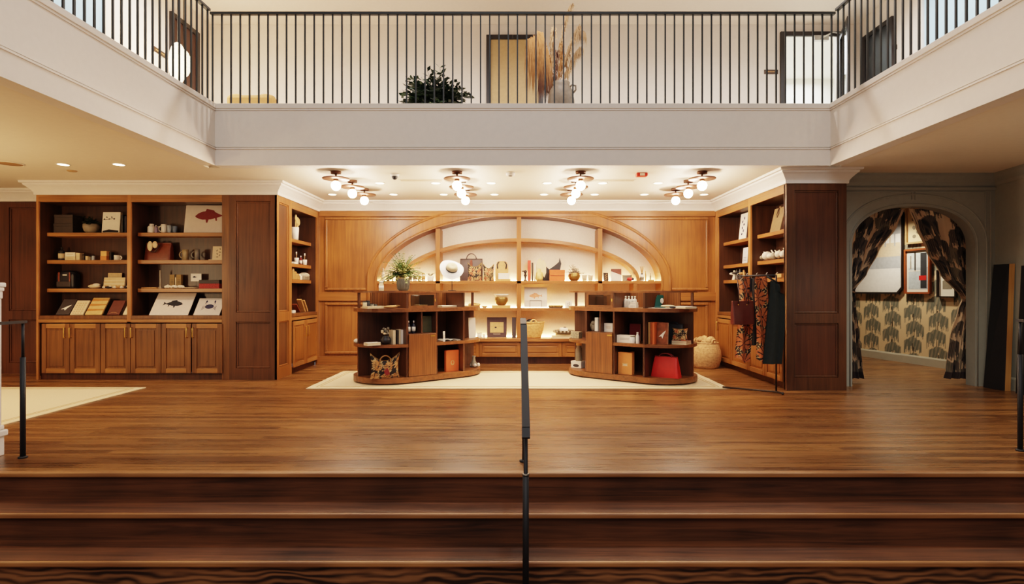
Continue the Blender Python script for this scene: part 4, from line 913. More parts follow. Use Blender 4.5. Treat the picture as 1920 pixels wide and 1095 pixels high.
b = MB(); b.box(-.11, -.06, 0, .11, .06, .018, W_RAW, .006); b.ell((.12, 0, .012), (.03, .018, .011), W_RAW); b.obj('serving_board', None, 'pale wooden serving board lying flat on the third shelf', 'board', LB(284, S3))
b = MB(); b.lathe([(0, 0), (.03, 0), (.03, .01), (.012, .02), (.010, .06), (.014, .066), (.0105, .07), (.0105, .26), (0, .262)], mat('grey taper', (150, 134, 112), .5), 12); b.obj('candlestick', None, 'thin grey taper candle standing on the third shelf', 'candle', LB(300.5, S3, 7.97))
for k, px in enumerate((324.5, 337)): box(('olive tan tall box standing nearer the taper candle', 'olive tan tall box standing nearer the insect card')[k], LB(px, S3, 8.05), .07, .05, .20, mat('olive tan', (138, 108, 58), .6), lid=.0, kind='lines', ink=CHAR)
b = MB(); b.box(-.012, -.02, 0, .012, .02, .19, CHAR, .003); o = b.obj('box', None, 'slim dark tin standing between the two olive tan boxes', 'box', LB(330.8, S3, 8.05)); b = MB(); b.box(-.006, -.021, .03, .006, -.02, .16, CREAM); b.obj('front_label', o)
for px, z, r in ((311, 0, .02), (315, .018, .026), (320, 0, .024), (326, .014, .028), (330, 0, .022), (336, .03, .026), (340, .005, .026), (343, .0, .022)):
    b = MB(); lump(b, (0, 0, r), r, SHELLM); lump(b, (r * .7, -.006, r * .7), r * .55, SHELLM); b.obj('seashell', None, {311: 'round white shell at the taper end of the heap', 315: 'second shell of the white heap from the taper end', 320: 'third shell of the white heap from the taper end', 326: 'fourth shell of the white heap from the taper end', 330: 'fifth shell of the white heap from the taper end', 336: 'highest shell of the white heap in front of the tan box', 340: 'seventh shell of the white heap from the taper end', 343: 'last white shell of the heap by the pale dish'}[px], 'shell', LB(px, S3 + (z if False else 0), 7.93), group='heap of white shells')
b = MB(); b.lathe([(0, 0), (.05, 0), (.115, .014), (.112, .018), (.05, .006), (0, .006)], CREAM, 24, sx=1.1, sy=.7); b.obj('dish', None, 'pale oval dish lying flat below the insect card', 'dish', LB(357, S3, 7.98))
o = card('insect_card', 'small white card with an insect print on a thin stand', 'picture', LB(368, S3, 8.03), .002, .11, BLACK, None, None, .003, 0)
b = MB(); b.box(-.075, -.004, .105, .075, .0, .215, PAPER); b.obj('card', o); b = MB(); motif(b, 'fish', .15, .1, -.0045, MT_INK, -.02, .165, .6); b.obj('print', o)
for k in range(2): flatbook(('red patterned book lying at the bottom of the stack below the dark book', 'dark green book lying on the red patterned book')[k], LB(397.5, S3 + (0 if k == 0 else .0705), 7.97), .29, .16, (.07, .05)[k], (DRED, mat('bottle green cloth', (22, 38, 34), .7))[k], pages=(mat('red check edge', (150, 50, 44), .8, var=.6, scale=90), CHAR)[k])
def leanprint(px0, px1, ytop, kind, ink, lb, s=1):
    d = 7.80; w_ = (px1 - px0) * d / F; h = (591 - ytop) * d / F + .02; card('art_print', lb, 'picture', (wx((px0 + px1) / 2, d), d, S0 + .0005), w_, h * 1.25, mat('print paper', (0, 0, 0)), kind, ink, .008, .62, s=s)
leanprint(279, 352, 553, 'fishr', MT_INK, 'wide white print of a dark fish leaning on the bottom board', .72)
leanprint(362, 411, 563, 'crab', MT_BLUE, 'smaller white print of a blue crab leaning on the bottom board')

# ------------------------------------------------------------------ narrow niche bookcase (goods face the niche, +x)
Q = pi / 2; SPOON = mat('pale spoon wood', (224, 182, 122), .6, var=.08)
t = tumbler('tall white crock holding wooden spoons', NL(553, N1), .06, .20, PORC, name='utensil_crock', cat='crock')
for k, (a, l) in enumerate(((-.30, .36), (-.05, .37), (-.5, .36), (-.18, .33))):
    b = MB(); x, y = (.0, .02 * (k - 1.5)); e = Vector((.04 * (k % 2), sin(a) * -1, cos(a))).normalized(); p0 = Vector((x, y, .03)); p1 = p0 + e * l * .75
    b.tube([p0, p1], .009, SPOON, 6); b.ell(p1 + e * .04, (.014, .034, .058), SPOON, 10, 6); x_ = NL(553, N1); b.obj('wooden_spoon', None, ('tilted wooden spoon between the upright one and the lowest one in the crock', 'nearly upright wooden spoon in the crock', 'wooden spoon tilting furthest out of the crock toward the niche corner', 'shortest wooden spoon in the crock')[k], 'spoon', x_)
for k, px in enumerate((556, 571.5)):
    o = tumbler(('white cup with a brush on the second niche shelf, nearer the pier', 'white cup with a brush on the second niche shelf, nearer the corner')[k], NL(px, N2), .035, .10 - .01 * k, PORC, name='cup', cat='cup')
    b = MB(); b.tube([(0, 0, .02), (.01, -.03, .16)], .004, W_RAW); b.tube([(.01, -.03, .15), (.014, -.04, .19)], .009, SHELLM); x_ = NL(px, N2); b.obj('brush', None, ('thin brush standing in the cup nearer the pier', 'thin brush standing in the cup nearer the corner')[k], 'brush', x_)
box('flat white box on the second niche shelf beside the cups', NL(549, N2), .12, .1, .03, PAPER, Q, 0)
bottle('small red bottle behind the cup nearer the corner', NL(564, N2, -3.5), .022, .15, DRED, PORC, PAPER)
for k, (px, h, m) in enumerate(((549, .17, W_RAW), (553, .13, W_RAW), (557.5, .10, W_RAW), (562, .10, SHELLM))):
    b = MB(); b.box(-.03, -.045, 0, .03, .045, h * .7, m, .012); b.ell((0, 0, h * .8), (.026, .035, h * .22), m); b.obj('wooden_toy', None, f'{("tallest pale wooden block figure", "second pale wooden block figure", "third short wooden block figure", "short white block figure")[k]} on the third niche shelf', 'figure', NL(px, N3), group='block figures on the third niche shelf')
b = MB(); b.ell((0, 0, .075), (.08, .13, .05), mat('grey stripe cloth', (178, 166, 144), .8, var=.3, scale=40)); b.box(-.05, -.12, 0, .05, .12, .06, STONE, .01); b.obj('folded_towel', None, 'folded grey striped towel on the third niche shelf', 'towel', NL(570, N3))
for k, (px, h) in enumerate(((566, .26), (571, .24))):
    b = MB(); a = .75; c_, s_ = cos(a), sin(a)
    b.M = Matrix.Rotation(.7, 4, 'X'); b.box(-.02, -.012, 0.0, .06, .012, h, W_RAW, .006); b.M = Matrix(); b.obj('wooden_board', None, ('pale wooden board leaning nearer the pier', 'pale wooden board leaning nearer the corner')[k] + ' on the lowest niche shelf', 'board', NL(px, N0 + .008))
b = MB(); b.M = Matrix.Rotation(.9, 4, 'X'); b.box(-.03, -.01, 0, .05, .01, .2, LEATH, .004); b.obj('notebook', None, 'brown notebook leaning on the lowest niche shelf', 'notebook', NL(558, N0 + .008))
box('tiny white card box lying on the lowest niche shelf', NL(549, N0), .1, .05, .04, PAPER, Q, 0)

# ------------------------------------------------------------------ bookcase behind the clothes rack (goods face -x)
Q = -pi / 2
card('flower_print', 'tall white print with a dark flower in the far bay', 'picture', NR(1391, N1, 3.47), .26, .40, PAPER, 'spots', MT_BLUE, .015, .1, Q, part='print')
card('white_card', 'pale blue white card standing below the flower print', 'card', NR(1396, N2, 3.47), .18, .24, mat('cool card', (206, 208, 206), .7), 'lines', MT_BLUE, .01, .08, Q, cz=.06)
for k, (px, m, h) in enumerate(((1377, SHELLM, .16), (1382, CHAR, .17), (1388, DPOT, .18), (1395, TAN, .15))):
    b = MB(); b.lathe([(0, 0), (.04, 0), (.03, .03), (.022, h * .5), (.03, h * .7), (.012, h * .8), (.02, h * .9), (0, h)], m, 10); b.ell((0, -.03, h * .62), (.014, .05, .02), m); b.obj('figurine', None, ('pale winged figurine nearest the niche corner', 'tallest dark figurine of the group on the third shelf', 'black figurine third from the niche corner', 'tan figurine closest to the bay divider')[k], 'figurine', NR(px, N3, 3.49), Q, group='figurines on the third shelf')
b = MB(); b.box(-.15, 0, 0, .15, .012, .34, mat('pale olive board', (128, 102, 68), .5), .003); b.box(-.02, -.002, .3, .02, .014, .36, mat('pale olive board', (0, 0, 0)), .003)
o = b.obj('cutting_board', None, 'olive brown board with a tab leaning in the near bay', 'board', NR(1452, N1 + .003, 3.50), Q, -.22); b = MB(); b.tube([(0, -.006, .335), (.03, -.008, .25), (0, -.008, .20), (-.03, -.008, .25), (0, -.006, .335)], .004, LEATHD, 5); b.obj('cord', o)
b = MB(); b.lathe([(0, 0), (.016, 0), (.016, .01), (0, .012)], PORC, 10); b.M = Matrix(); 
for k, px in enumerate((1431, 1435, 1438.5, 1442, 1445.5, 1449, 1452.5, 1456, 1460, 1464, 1468, 1472)):
    r = .044 + .016 * ((k * 7) % 3) / 2; b = MB(); lump(b, (0, 0, r), r, SHELLM if k % 3 else STONE); lump(b, (.02, .03, r * .8), r * .6, SHELLM)
    if k % 2: b.tube([(0, 0, r), (.01, .02, r + .05), (-.01, .03, r + .085)], .018, SHELLM, 6, r2=.006)
    ords = ['first', 'second', 'third', 'fourth', 'fifth', 'sixth', 'seventh', 'eighth', 'ninth', 'tenth', 'eleventh', 'last']
    b.obj('coral_piece', None, f'{ords[k]} piece of the white coral heap counted from the bay divider', 'coral', NR(px, N2, 3.47 + .05 * (k % 2)), group='white coral heap')
box('flat tan box on the third shelf of the near bay', NR(1468, N3, 3.47), .16, .12, .05, TAN, Q, .3)
for k, px in enumerate((1464, 1468, 1472)): book(('red brown book standing nearest the coat', 'middle red brown book on the lowest shelf', 'tan book standing at the pier end')[k], NR(px, N0, 3.47), .16, .27 - .01 * k, .025, (LEATH, DRED, TAN)[k], Q)
# ------------------------------------------------------------------ goods on the arched shelving
bottle('tall frosted bottle at the far end of the arch shelf beyond the fern', AB(718.5, ZS), .03, .22, mat('frosted bottle', (222, 206, 184), .4), PORC, neck=.4)
bottle('small black bottle with pale label left standing alone beyond the fern', AB(728.5, ZS), .022, .12, DPOT, NAVY, PAPER)['label'] = 'small black bottle with pale label standing alone behind the fern'
bottle('small clear bottle behind the fern leaves next to the black bottle', AB(736, ZS), .016, .12, CREAM, PORC)
jar('dark red candle jar peeping out beside the fern pot', AB(745, ZS), .03, .085, mat('dark red glass', (84, 26, 22), .3), NAVY)
jar('dark red candle jar just clear of the fern pot', AB(769.5, ZS), .03, .10, PAPER, NAVY, lm=mat('dark red glass', (0, 0, 0)))
for k, px in enumerate((778, 786.5, 794)): jar(f'{("first", "second", "third")[k]} white candle jar counted from the fern pot', AB(px, ZS), .03, .13, PAPER, TAN, group='white candle jars', lm=(STONE, TAN, TAN)[k])
b = MB(); b.box(-.05, -.03, 0, .05, .03, .08, PAPER, .003); o = b.obj('sprig_box', None, 'white block with a dark little sprig on top beside the arch upright', 'ornament', AB(807, ZS)); b = MB()
for k in range(6): sprig(b, (0, 0, .08), k * 1.1, .7, .07, LEAFD, .008, .03, 1, 3)
b.obj('foliage', o)
hb = handbag('large dark brown leather briefcase behind the butterfly pouches', AB(884, ZS, 9.62), .40, .38, .12, LEATHD, taper=.05, handle=.10, hr=.085)
b = MB(); b.box(-.02, -.06, .12, .02, -.045, .36, LEATH, .004); b.obj('strap', hb)
pouch('butterfly print pouch with two raised corners, nearer the white hat', AB(890, ZS, 9.48), .24, .25, .11, 0, .55, ears=.22, org=lin((160, 66, 44)))
pouch('butterfly print pouch leaning beside the necklace stand', AB(916, ZS, 9.5), .19, .23, .10, .15, .55, ears=.25, org=lin((160, 66, 44)))
nd = T('necklace_stand', 'tan necklace display bust with dark cords on the arch shelf', 'display stand', AB(941, ZS + .03, 9.6)); b = MB()
b.prism([(-.11, .0), (.11, 0), (.11, .17), (.085, .29), (.04, .31), (-.04, .31), (-.085, .29), (-.11, .17)], -.02, .02, mat('tan velvet', (200, 156, 104), .8)); b.obj('bust', nd)
b = MB(); b.tube([(-.05, -.024, .30), (-.08, -.026, .25), (-.07, -.026, .18)], .012, CHAR, 6); b.tube([(.05, -.024, .30), (.08, -.026, .25), (.07, -.026, .18)], .012, CHAR, 6); b.obj('cord', nd)
box('wooden plinth under the necklace stand', AB(943, ZS, 9.57), .26, .2, .03, W_RAW, lid=0, name='plinth', cat='plinth')
box('white card box in front of the necklace stand', AB(945, ZS + .0305, 9.51), .19, .06, .10, PAPER, lid=.1)
b = MB(); b.lathe([(0, 0), (.035, 0), (.03, .01), (.012, .03), (.016, .07), (.03, .09), (.014, .12), (.022, .14), (.03, .165), (0, .19)], CHAR, 12); b.ell((-.03, 0, .165), (.03, .012, .01), CHAR); b.obj('figurine', None, 'small dark bird figurine at the centre upright beside the red book', 'figurine', AB(985, ZS))
book('tall red book on the arch shelf', AB(992.5, ZS, 9.5), .17, .35, .05, mat('scarlet cloth', (214, 70, 50), .6))
book('dark book beside the tall red book', AB(998.5, ZS, 9.5), .17, .31, .026, CHAR)
book('cream book next to the dark book on the arch shelf', AB(1003, ZS, 9.5), .17, .28, .024, PAPER)
b = MB(); b.lathe([(0, 0), (.05, 0), (.065, .05), (.05, .13), (.03, .16), (.034, .19), (0, .21)], mat('gilded cream', (206, 170, 104), .5, var=.3), 14); b.ell((.045, -.02, .08), (.02, .03, .07), mat('gilded cream', (0, 0, 0))); b.obj('figurine', None, 'cream and gold penguin figurine in front of the draped scarf', 'figurine', AB(1011, ZS, 9.42))
b = MB()
b.prism([(-.085, .12), (-.06, .30), (-.03, .38), (.01, .39), (.02, .34), (.06, .36), (.10, .28), (.10, .14), (.07, .06), (.02, .13), (-.03, .10)], -.012, .012, CREAM); b.tube([(0, 0, 0), (0, 0, .36)], .008, BRASS, 6); b.lathe([(0, 0), (.05, 0), (.05, .01), (0, .012)], BRASS, 14); b.obj('scarf', None, 'cream scarf draped on a small stand behind the penguin figurine', 'scarf', AB(1013, ZS, 9.56))
b = MB(); b.prism([(-.17, 0), (-.20, .05), (-.16, .1), (-.15, .22), (-.12, .26), (-.06, .2), (.04, .27), (.11, .33), (.12, .40), (.15, .3), (.12, .15), (.06, .10), (.06, 0)], -.03, .03, NAVY); b.obj('whale_sculpture', None, 'black curved tail sculpture rising behind the orange leather box', 'sculpture', AB(1036, ZS, 9.655))
bx = box('orange leather box with a front flap on the arch shelf', AB(1044.5, ZS, 9.47), .255, .12, .185, ORANGE, lid=.3)
b = MB(); b.box(-.12, -.064, .085, .12, -.06, .092, LEATH); b.obj('seam', bx)
t = pot('bronze bowl holding grey air plants', AB(1076.5, ZS), [(.06, 0), (.10, .05), (.105, .09), (.09, .12), (.092, .135)], BRGLAZE, 'planted_bowl', 'plant'); b = MB(); AIRP = mat('air plant grey', (150, 136, 120), .7, var=.2)
for k in range(26): sprig(b, (random.uniform(-.04, .04), random.uniform(-.04, .04), .11), random.uniform(0, 2 * pi), random.uniform(.2, 1.3), random.uniform(.08, .2), AIRP, .010, .05, 1.4, 4)
b.obj('foliage', t)
for k, px in enumerate((1096, 1107)): tumbler(('etched glass tumbler nearer the air plants', 'etched glass tumbler nearer the arch upright')[k], AB(px, ZS), .042, .10, mat('etched glass', (226, 200, 170), .3, alpha=.75))
card('dark_card', 'dark card leaning against the upright beyond the tumblers', 'card', AB(1137, ZS, 9.5), .10, .14, CHAR, 'spots', TAN, .008, .12, .5)
card('brown_white_card', 'white card with a brown diagonal half under the curved shelf', 'card', AB(1155.5, ZS, 9.55), .18, .21, PAPER, None, None, .012, .08)
b = MB(); b.add([(-.088, -.002, .205), (.088, .0155 - .018, .205), (.088, -.002, .1), (-.088, -.002, .165)], [(0, 3, 2, 1)], LEATH); 
o = [q for q in bpy.data.objects if q.name.startswith('brown_white_card')][0]; b.obj('print', o)
box('grey tin box near the end of the curved shelf', AB(1175.5, ZS, 9.56), .15, .08, .10, STONE, lid=.25)
b = MB(); b.ell((0, 0, .03), (.05, .035, .03), RED); b.ell((.04, 0, .03), (.03, .03, .026), NAVY); b.obj('coin_purse', None, 'small red and black purse in front of the grey tin box', 'purse', AB(1181, ZS, 9.45))
d_ = bottle('white reed diffuser bottle beyond the curved shelf end', AB(1203.5, ZS), .035, .13, PORC, NAVY, STONE, neck=.5); b = MB()
for k in range(7): b.tube([(0, 0, .11), (.012 * (k - 3), .01 * (k % 3 - 1), .25)], .0025, TAN, 4)
b.obj('reed', d_)
bottle('thin tall bottle beside the reed diffuser', AB(1210.5, ZS), .012, .17, TAN, BRASS)
bottle('small thin bottle near the end of the arch shelf', AB(1219.5, ZS), .012, .13, STONE, CHAR)
b = MB(); b.box(-.05, -.03, 0, .05, .03, .02, W_RAW, .004); b.obj('wood_block', None, 'flat wood block at the end of the arch shelf', 'block', AB(1221, ZS, 9.44))
# middle shelf
flatbook('pale flat book under the carved shell dish', AB(889, ZM, 9.5), .2, .16, .03, PAPER)
b = MB()
for k in range(7): b.ell((.07 * cos(k * .9), .05 * sin(k * .9), .025), (.04, .03, .025), TAN)
b.ell((0, 0, .03), (.07, .05, .03), BRGLAZE); b.obj('shell_dish', None, 'brown carved shell dish on the pale flat book', 'dish', AB(889, ZM + .031, 9.5))
b = MB(); b.lathe([(0, 0), (.02, 0), (.06, .03), (.055, .034), (0, .014)], TAN, 18); b.lathe([(0, 0), (.035, 0), (.03, .012), (0, .012)], PAPER, 14); b.obj('small_dish', None, 'small tan dish between the shell dish and the bronze bowl', 'dish', AB(908.5, ZM, 9.5))
box('wooden plinth under the big bronze bowl', AB(940, ZM, 9.5), .31, .2, .045, W_RAW, lid=0, name='plinth', cat='plinth')
t = pot('round bronze bowl on the wooden plinth', AB(940, ZM + .046, 9.5), [(.06, 0), (.10, .04), (.112, .08), (.108, .125), (.10, .14)], BRGLAZE, 'bowl', 'bowl'); b = MB(); b.lathe([(.10, .14), (.12, .165), (.135, .19), (.13, .192), (.10, .15)], mat('milky glass', (240, 226, 206), .25, alpha=.7), 20); b.obj('glass_rim', t)
o = card('red_fish_print', 'white print with a pale red fish standing on a wire easel', 'picture', AB(1004.5, ZM + .016, 9.55), .39, .34, PAPER, 'fish', mat('pale red ink', (226, 150, 110), .8, var=.2), .006, .08, cz=.19, s=.8)
b = MB(); b.tube([(-.1, -.05, -.01), (-.1, -.012, .11), (.1, -.012, .11), (.1, -.05, -.01)], .004, BLACK, 5); b.tube([(-.1, -.05, -.01), (-.1, .06, -.008)], .004, BLACK, 5); b.tube([(.1, -.05, -.01), (.1, .06, -.008)], .004, BLACK, 5); b.obj('wire_easel', o)
t = T('carved_tray', 'low dark carved tray beside the fish print easel', 'tray', AB(1042, ZM, 9.5)); b = MB(); b.box(-.115, -.06, 0, .115, .06, .012, CHAR); b.obj('base', t); b = MB()
for k in range(9): b.ell((-.1 + k * .025, -.055, .028), (.014, .008, .022), BRGLAZE, 8, 5); b.ell((-.1 + k * .025, .055, .028), (.014, .008, .022), BRGLAZE, 8, 5)
b.box(-.12, -.06, .012, -.108, .06, .045, CHAR); b.box(.108, -.06, .012, .12, .06, .045, CHAR); b.obj('rim', t)
box('white jewellery box with dark earrings hanging on it', AB(1066, ZM, 9.52), .11, .06, .12, PAPER, lid=.1, kind='spots', ink=CHAR)
b = MB(); b.box(-.07, -.05, 0, .07, .05, .04, W_RAW, .01); b.obj('wood_block', None, 'brown wood block at the island end of the middle arch shelf', 'block', AB(1079, ZM, 9.46))
# counter
jar('small white candle on the arch counter near the fern island', AB(899, ZC, 9.5), .04, .09, PAPER, CREAM); 
jar('tiny white candle on the arch counter beside the dark album', AB(907, ZC, 9.46), .025, .06, PAPER, CREAM)
o = card('photo_album', 'dark square album with a tan cover plate standing on the arch counter', 'album', AB(931.5, ZC, 9.55), .335, .345, mat('dark plum cloth', (70, 50, 52), .7), None, None, .04, .06)
b = MB(); b.box(-.115, -.004, .08, .115, 0, .26, mat('straw plate', (200, 164, 106), .7), .002); b.obj('cover_plate', o); b = MB(); b.flat(ellp(-.02, .17, .02, .012), -.0046, MT_INK); b.flat([(-.1, .185), (.1, .19), (.1, .195), (-.1, .19)], -.0047, TAN); b.flat([(-.06, .055), (.06, .055), (.06, .062), (-.06, .062)], -.0006, CREAM); b.obj('print', o)
book('dark slipcase book standing beside the centre upright', AB(963.8, ZC, 9.48), .16, .345, .07, mat('dark slate cloth', (66, 58, 60), .7), rz=.0)
o = basket('yellow straw basket with small handles on the arch counter', AB(1000, ZC, 9.5), .125, .185, .27, STRAWY, .01, .05)
b = MB(); b.ell((-.05, 0, .28), (.07, .06, .04), NAVY); b.obj('scarf', None, 'dark scarf bundled in the yellow straw basket', 'scarf', AB(1000, ZC, 9.5))
flatbook('wide pale book lying on the arch counter at the bottom of the pile', AB(1058, ZC, 9.48), .42, .24, .035, CREAM)
flatbook('tan book lying second in the pile on the arch counter', AB(1062, ZC + .0355, 9.5), .36, .22, .03, mat('light tan cloth', (222, 176, 112), .7))
t = pot('carved grey bowl on top of the book pile', AB(1057, ZC + .066, 9.5), [(.11, 0), (.15, .02), (.175, .06), (.18, .065)], STONE, 'carved_bowl', 'bowl'); b = MB()
for k in range(16): b.ell((.165 * cos(k * pi / 8), .165 * sin(k * pi / 8), .045), (.02, .02, .02), mat('grey white carving', (176, 162, 140), .7), 6, 4)
b.obj('carving', t); b = MB(); b.box(-.07, -.05, .03, .07, .05, .105, PAPER, .02); b.ell((.02, 0, .1), (.03, .03, .02), CHAR); b.obj('ornament', None, 'white ornament sitting in the carved grey bowl', 'ornament', AB(1057, ZC + .066, 9.5))

# ------------------------------------------------------------------ goods on the island with the fern
I = IL; z = I.rz
t = pot('ribbed grey pot with an airy green fern on the island top', I.at(756, -.02, Z3), [(.055, 0), (.075, .02), (.085, .10), (.085, .17), (.08, .172)], STONE, 'potted_fern', 'plant')
b = MB()
for k in range(26): a = 2 * pi * k / 26; b.tube([(.077 * cos(a), .077 * sin(a), .02), (.087 * cos(a), .087 * sin(a), .10), (.087 * cos(a), .087 * sin(a), .165)], .005, mat('pot rib', (150, 140, 122), .6), 5)
b.obj('rib', t); b = MB()
FM = [mat('fern green', (66, 98, 44), .7, var=.25), mat('fern pale', (140, 150, 84), .7, var=.2), mat('fern olive', (128, 122, 56), .7, var=.2), mat('fern deep', (52, 86, 40), .7, var=.2)]
for k in range(150):
    el = random.uniform(.3, 1.45); L_ = random.uniform(.2, .36)
    sprig(b, (0, 0, .17 + random.uniform(0, .04)), random.uniform(0, 2 * pi), el, L_, FM[min(3, int(random.random() ** 1.0 * 4))], .009, .04, 1.9, 10)
b.obj('foliage', t)
t = T('hat_stand', 'thin dark metal hat stand on the island top', 'hat stand', I.at(847.5, -.05, Z3)); b = MB(); b.lathe([(0, 0), (.06, 0), (.06, .008), (0, .01)], BLACK, 18); b.obj('base', t); b = MB(); b.tube([(0, 0, 0), (0, 0, .28)], .006, BLACK, 6); b.obj('pole', t); b = MB(); b.ell((0, 0, .295), (.04, .03, .04), BLACK); b.obj('head', t)
# hat: brim tipped to face the room, crown toward the viewer
x, y, zz = I.at(847.5, -.05, Z3); b = MB(); HW = mat('white felt', (244, 242, 238), .85, var=.02); n, rr = 30, [(0.0, .0), (.085, .0), (.095, .012), (.14, .004), (.172, -.006), (.176, -.004)]
vs, fs = [], []
for r, h in rr:
    for i in range(n): a = 2 * pi * i / n; vs.append((r * cos(a) * 1.0, r * sin(a) * .9, h + (.03 * (r / .176) ** 2 * cos(2 * a))))
for j in range(len(rr) - 1):
    for i in range(n): fs.append((j * n + i, j * n + (i + 1) % n, (j + 1) * n + (i + 1) % n, (j + 1) * n + i))
b.add(vs, fs, HW, True); hat = b.obj('sun_hat', None, 'wide white brimmed hat with a tan crown and dark band propped on the stand', 'hat', (x, y - .05, Z3 + .32), .12, R(62), fix=True); hat.rotation_euler.y = R(16)
b = MB(); b.lathe([(.084, .0), (.083, .05), (.075, .085), (.05, .10), (0, .088)], mat('straw crown', (206, 186, 150), .85), 24, sy=.8); b.obj('crown', hat)
b = MB(); b.lathe([(.087, .003), (.0865, .026), (.085, .03)], NAVY, 24, sy=.8); b.obj('band', hat)
bottle('pale frosted jar candle standing at the rounded end of the island top', I.at(715, -.02, Z3), .035, .13, CREAM, PORC, PAPER, neck=.7, name='candle_jar', cat='candle')
flatbook('stack of pale cards lying on the counter at the rounded end', I.at(702, -.27, Z2), .26, .18, .028, CREAM, z, name='card_stack', cat='cards')
for k, (px, ly, h, m) in enumerate(((684, -.12, .09, CREAM), (690, -.12, .10, DPOT), (697, -.13, .06, STONE), (704, -.10, .05, DPOT))): jar(('cream jar nearest the rounded tip', 'dark jar second from the rounded tip', 'grey jar third from the rounded tip', 'low dark jar behind the pale cards')[k] + ' on the fern island counter', I.at(px, ly, Z2), .028, h, m, NAVY, group='jars on the fern island counter')
b = MB(); b.ell((0, 0, .02), (.10, .035, .018), TAN); b.ell((.08, .01, .03), (.06, .02, .012), W_RAW); b.obj('wooden_dish', None, 'long leaf shaped wooden dish on the fern island counter', 'dish', I.at(733, -.38, Z2), z)
b = MB(); b.ell((0, 0, .018), (.04, .03, .018), LEATHD); b.obj('leather_pouch', None, 'small brown leather coin pouch beside the leaf shaped dish', 'pouch', I.at(727, -.30, Z2), z)
t = pot('low brown dish inside the glass case of the fern island', I.at(818, -.25, Z2, .19, (.014, .425)), [(.05, 0), (.09, .03), (.09, .035)], W_RAW, 'bowl', 'bowl')
flatbook('pile of white leaflets on the fern island counter beside the glass case', I.at(858, -.25, Z2, .24, (.449, .856)), .24, .16, .02, PAPER, z, name='leaflet_pile', cat='leaflets')
for k, px in enumerate((777.8, 787)): bottle(('bottle with white label nearer the rounded end in the cubby', 'bottle with white label nearer the olive card in the cubby')[k], I.loc((.06, .135)[k], -.40, .665), .026, .165, mat('dark blue bottle', (32, 36, 52), .25), PORC, PAPER, neck=.32)
card('olive_card', 'olive green card standing in the cubby beside the bottles', 'card', I.at(817, -.38, .665, .18, (.225, .425)), .18, .22, GREENC, None, None, .01, .05, z)
flatbook('white folded towel on the middle shelf of the rounded end', I.at(698, -.33, Z1), .18, .12, .035, PAPER, z, name='folded_towel', cat='towel')
t = pot('round black vase with pale flowers on the middle shelf', I.at(723, -.33, Z1), [(.04, 0), (.068, .03), (.07, .07), (.045, .10), (.05, .11)], DPOT, 'flower_vase', 'vase', inner=False); b = MB()
for k in range(12): lump(b, (random.uniform(-.04, .04), random.uniform(-.03, .03), .13 + random.uniform(0, .08)), .018, (CREAM, STONE)[k % 2], 6)
b.tube([(0, 0, .1), (-.03, 0, .22)], .004, LEAFD); b.obj('flowers', t)
for k, (px, m) in enumerate(((739.5, CREAM), (745.5, CHAR), (750, CREAM), (755, PAPER))): book(f'{("first", "second", "third", "last")[k]} book in the short row beside the black vase', I.at(px, -.40, Z1, .03, (-.45, -.014)), .13, .185, .032 if k % 3 == 0 else .022, m, z, group='short row of books on the fern island')
# open magazines on the straight middle shelf
def openbook(label, loc, w_, d_, rz):
    b = MB(); b.grid(lambda u, v: ((u - .5) * w_, (v - .5) * d_, .004 + .018 * abs(sin(2 * pi * u)) ** .6), 24, 2, PAPER); b.box(-w_ / 2, -d_ / 2, 0, w_ / 2, d_ / 2, .004, CHAR); return b.obj('open_book', None, label, 'book', loc, rz)
openbook('open white book lying on the straight middle shelf nearer the door', I.at(838, -.34, Z1, .2, (.449, .856)), .20, .2, z); flatbook('closed pale booklet on the straight middle shelf by the upright', I.at(866, -.34, Z1, .12, (.68, .856)), .12, .18, .014, PAPER, z)
o = card('white_leaflet', 'white leaflet propped on the middle shelf against the cupboard side', 'leaflet', I.at(833, -.465, Z1, .03, (.449, .856)), .03, .14, PAPER, 'lines', TAN, .006, .05, z)
o = pouch('large butterfly print handbag with wing corners on the bottom shelf', I.at(722, -.375, .10), .38, .24, .10, .42, .25, 'handbag', 'bag', ears=.35, org=lin((168, 104, 48)))
b = MB(); b.tube(arcpts(.07, 0, 2 * pi, 16, (0, -.02, .22))[:-1], .009, mat('bamboo ring', (140, 100, 52), .4), 6, True); b.obj('handle', o)
b = MB(); b.prism([(-.03, .10), (.02, .14), (.05, .06), (.0, .04)], -.072, -.066, DRED); b.obj('tie', o)
book('orange book facing out with a pale crest on the bottom shelf', I.at(852, -.40, .10), .20, .30, .05, ORCARD, z, .06, True, 'oval', None) if False else None
o = box('orange boxed book facing out with a pale emblem on the bottom shelf', I.at(852, -.36, .10, .21, (.449, .856)), .205, .05, .295, ORCARD, z, 0); b = MB(); b.flat(ellp(0, .12, .03, .035), -.0262, mat('emblem gold', (216, 170, 110), .6)); b.flat(ellp(0, .125, .016, .022), -.0265, ORCARD); b.obj('emblem', o)
t = T('shell_vase', 'grey vase sitting among shells at the far rounded end of the fern island', 'vase', I.at(888, -.2, .10, .2, (.884, 1.4))); b = MB(); b.lathe([(0, 0), (.05, 0), (.06, .04), (.03, .09), (.022, .14), (.03, .165), (.02, .165), (0, .12)], STONE, 14); b.obj('body', t); b = MB()
for k in range(5): lump(b, (.05 * cos(k * 1.2) + .02, .05 * sin(k * 1.2), .03), .03, SHELLM)
b.obj('shells', t)
card('tall_card', 'tall white card leaning in the far rounded end of the fern island', 'card', I.at(886, -.2, Z1, .12, (.884, 1.4)), .12, .3, PAPER, None, None, .012, .06, z)
b = MB(); b.ell((0, 0, .03), (.05, .04, .03), SHELLM); b.obj('seashell', None, 'white shell at the tip of the middle shelf beyond the spine', 'shell', I.at(670, .06, Z1))

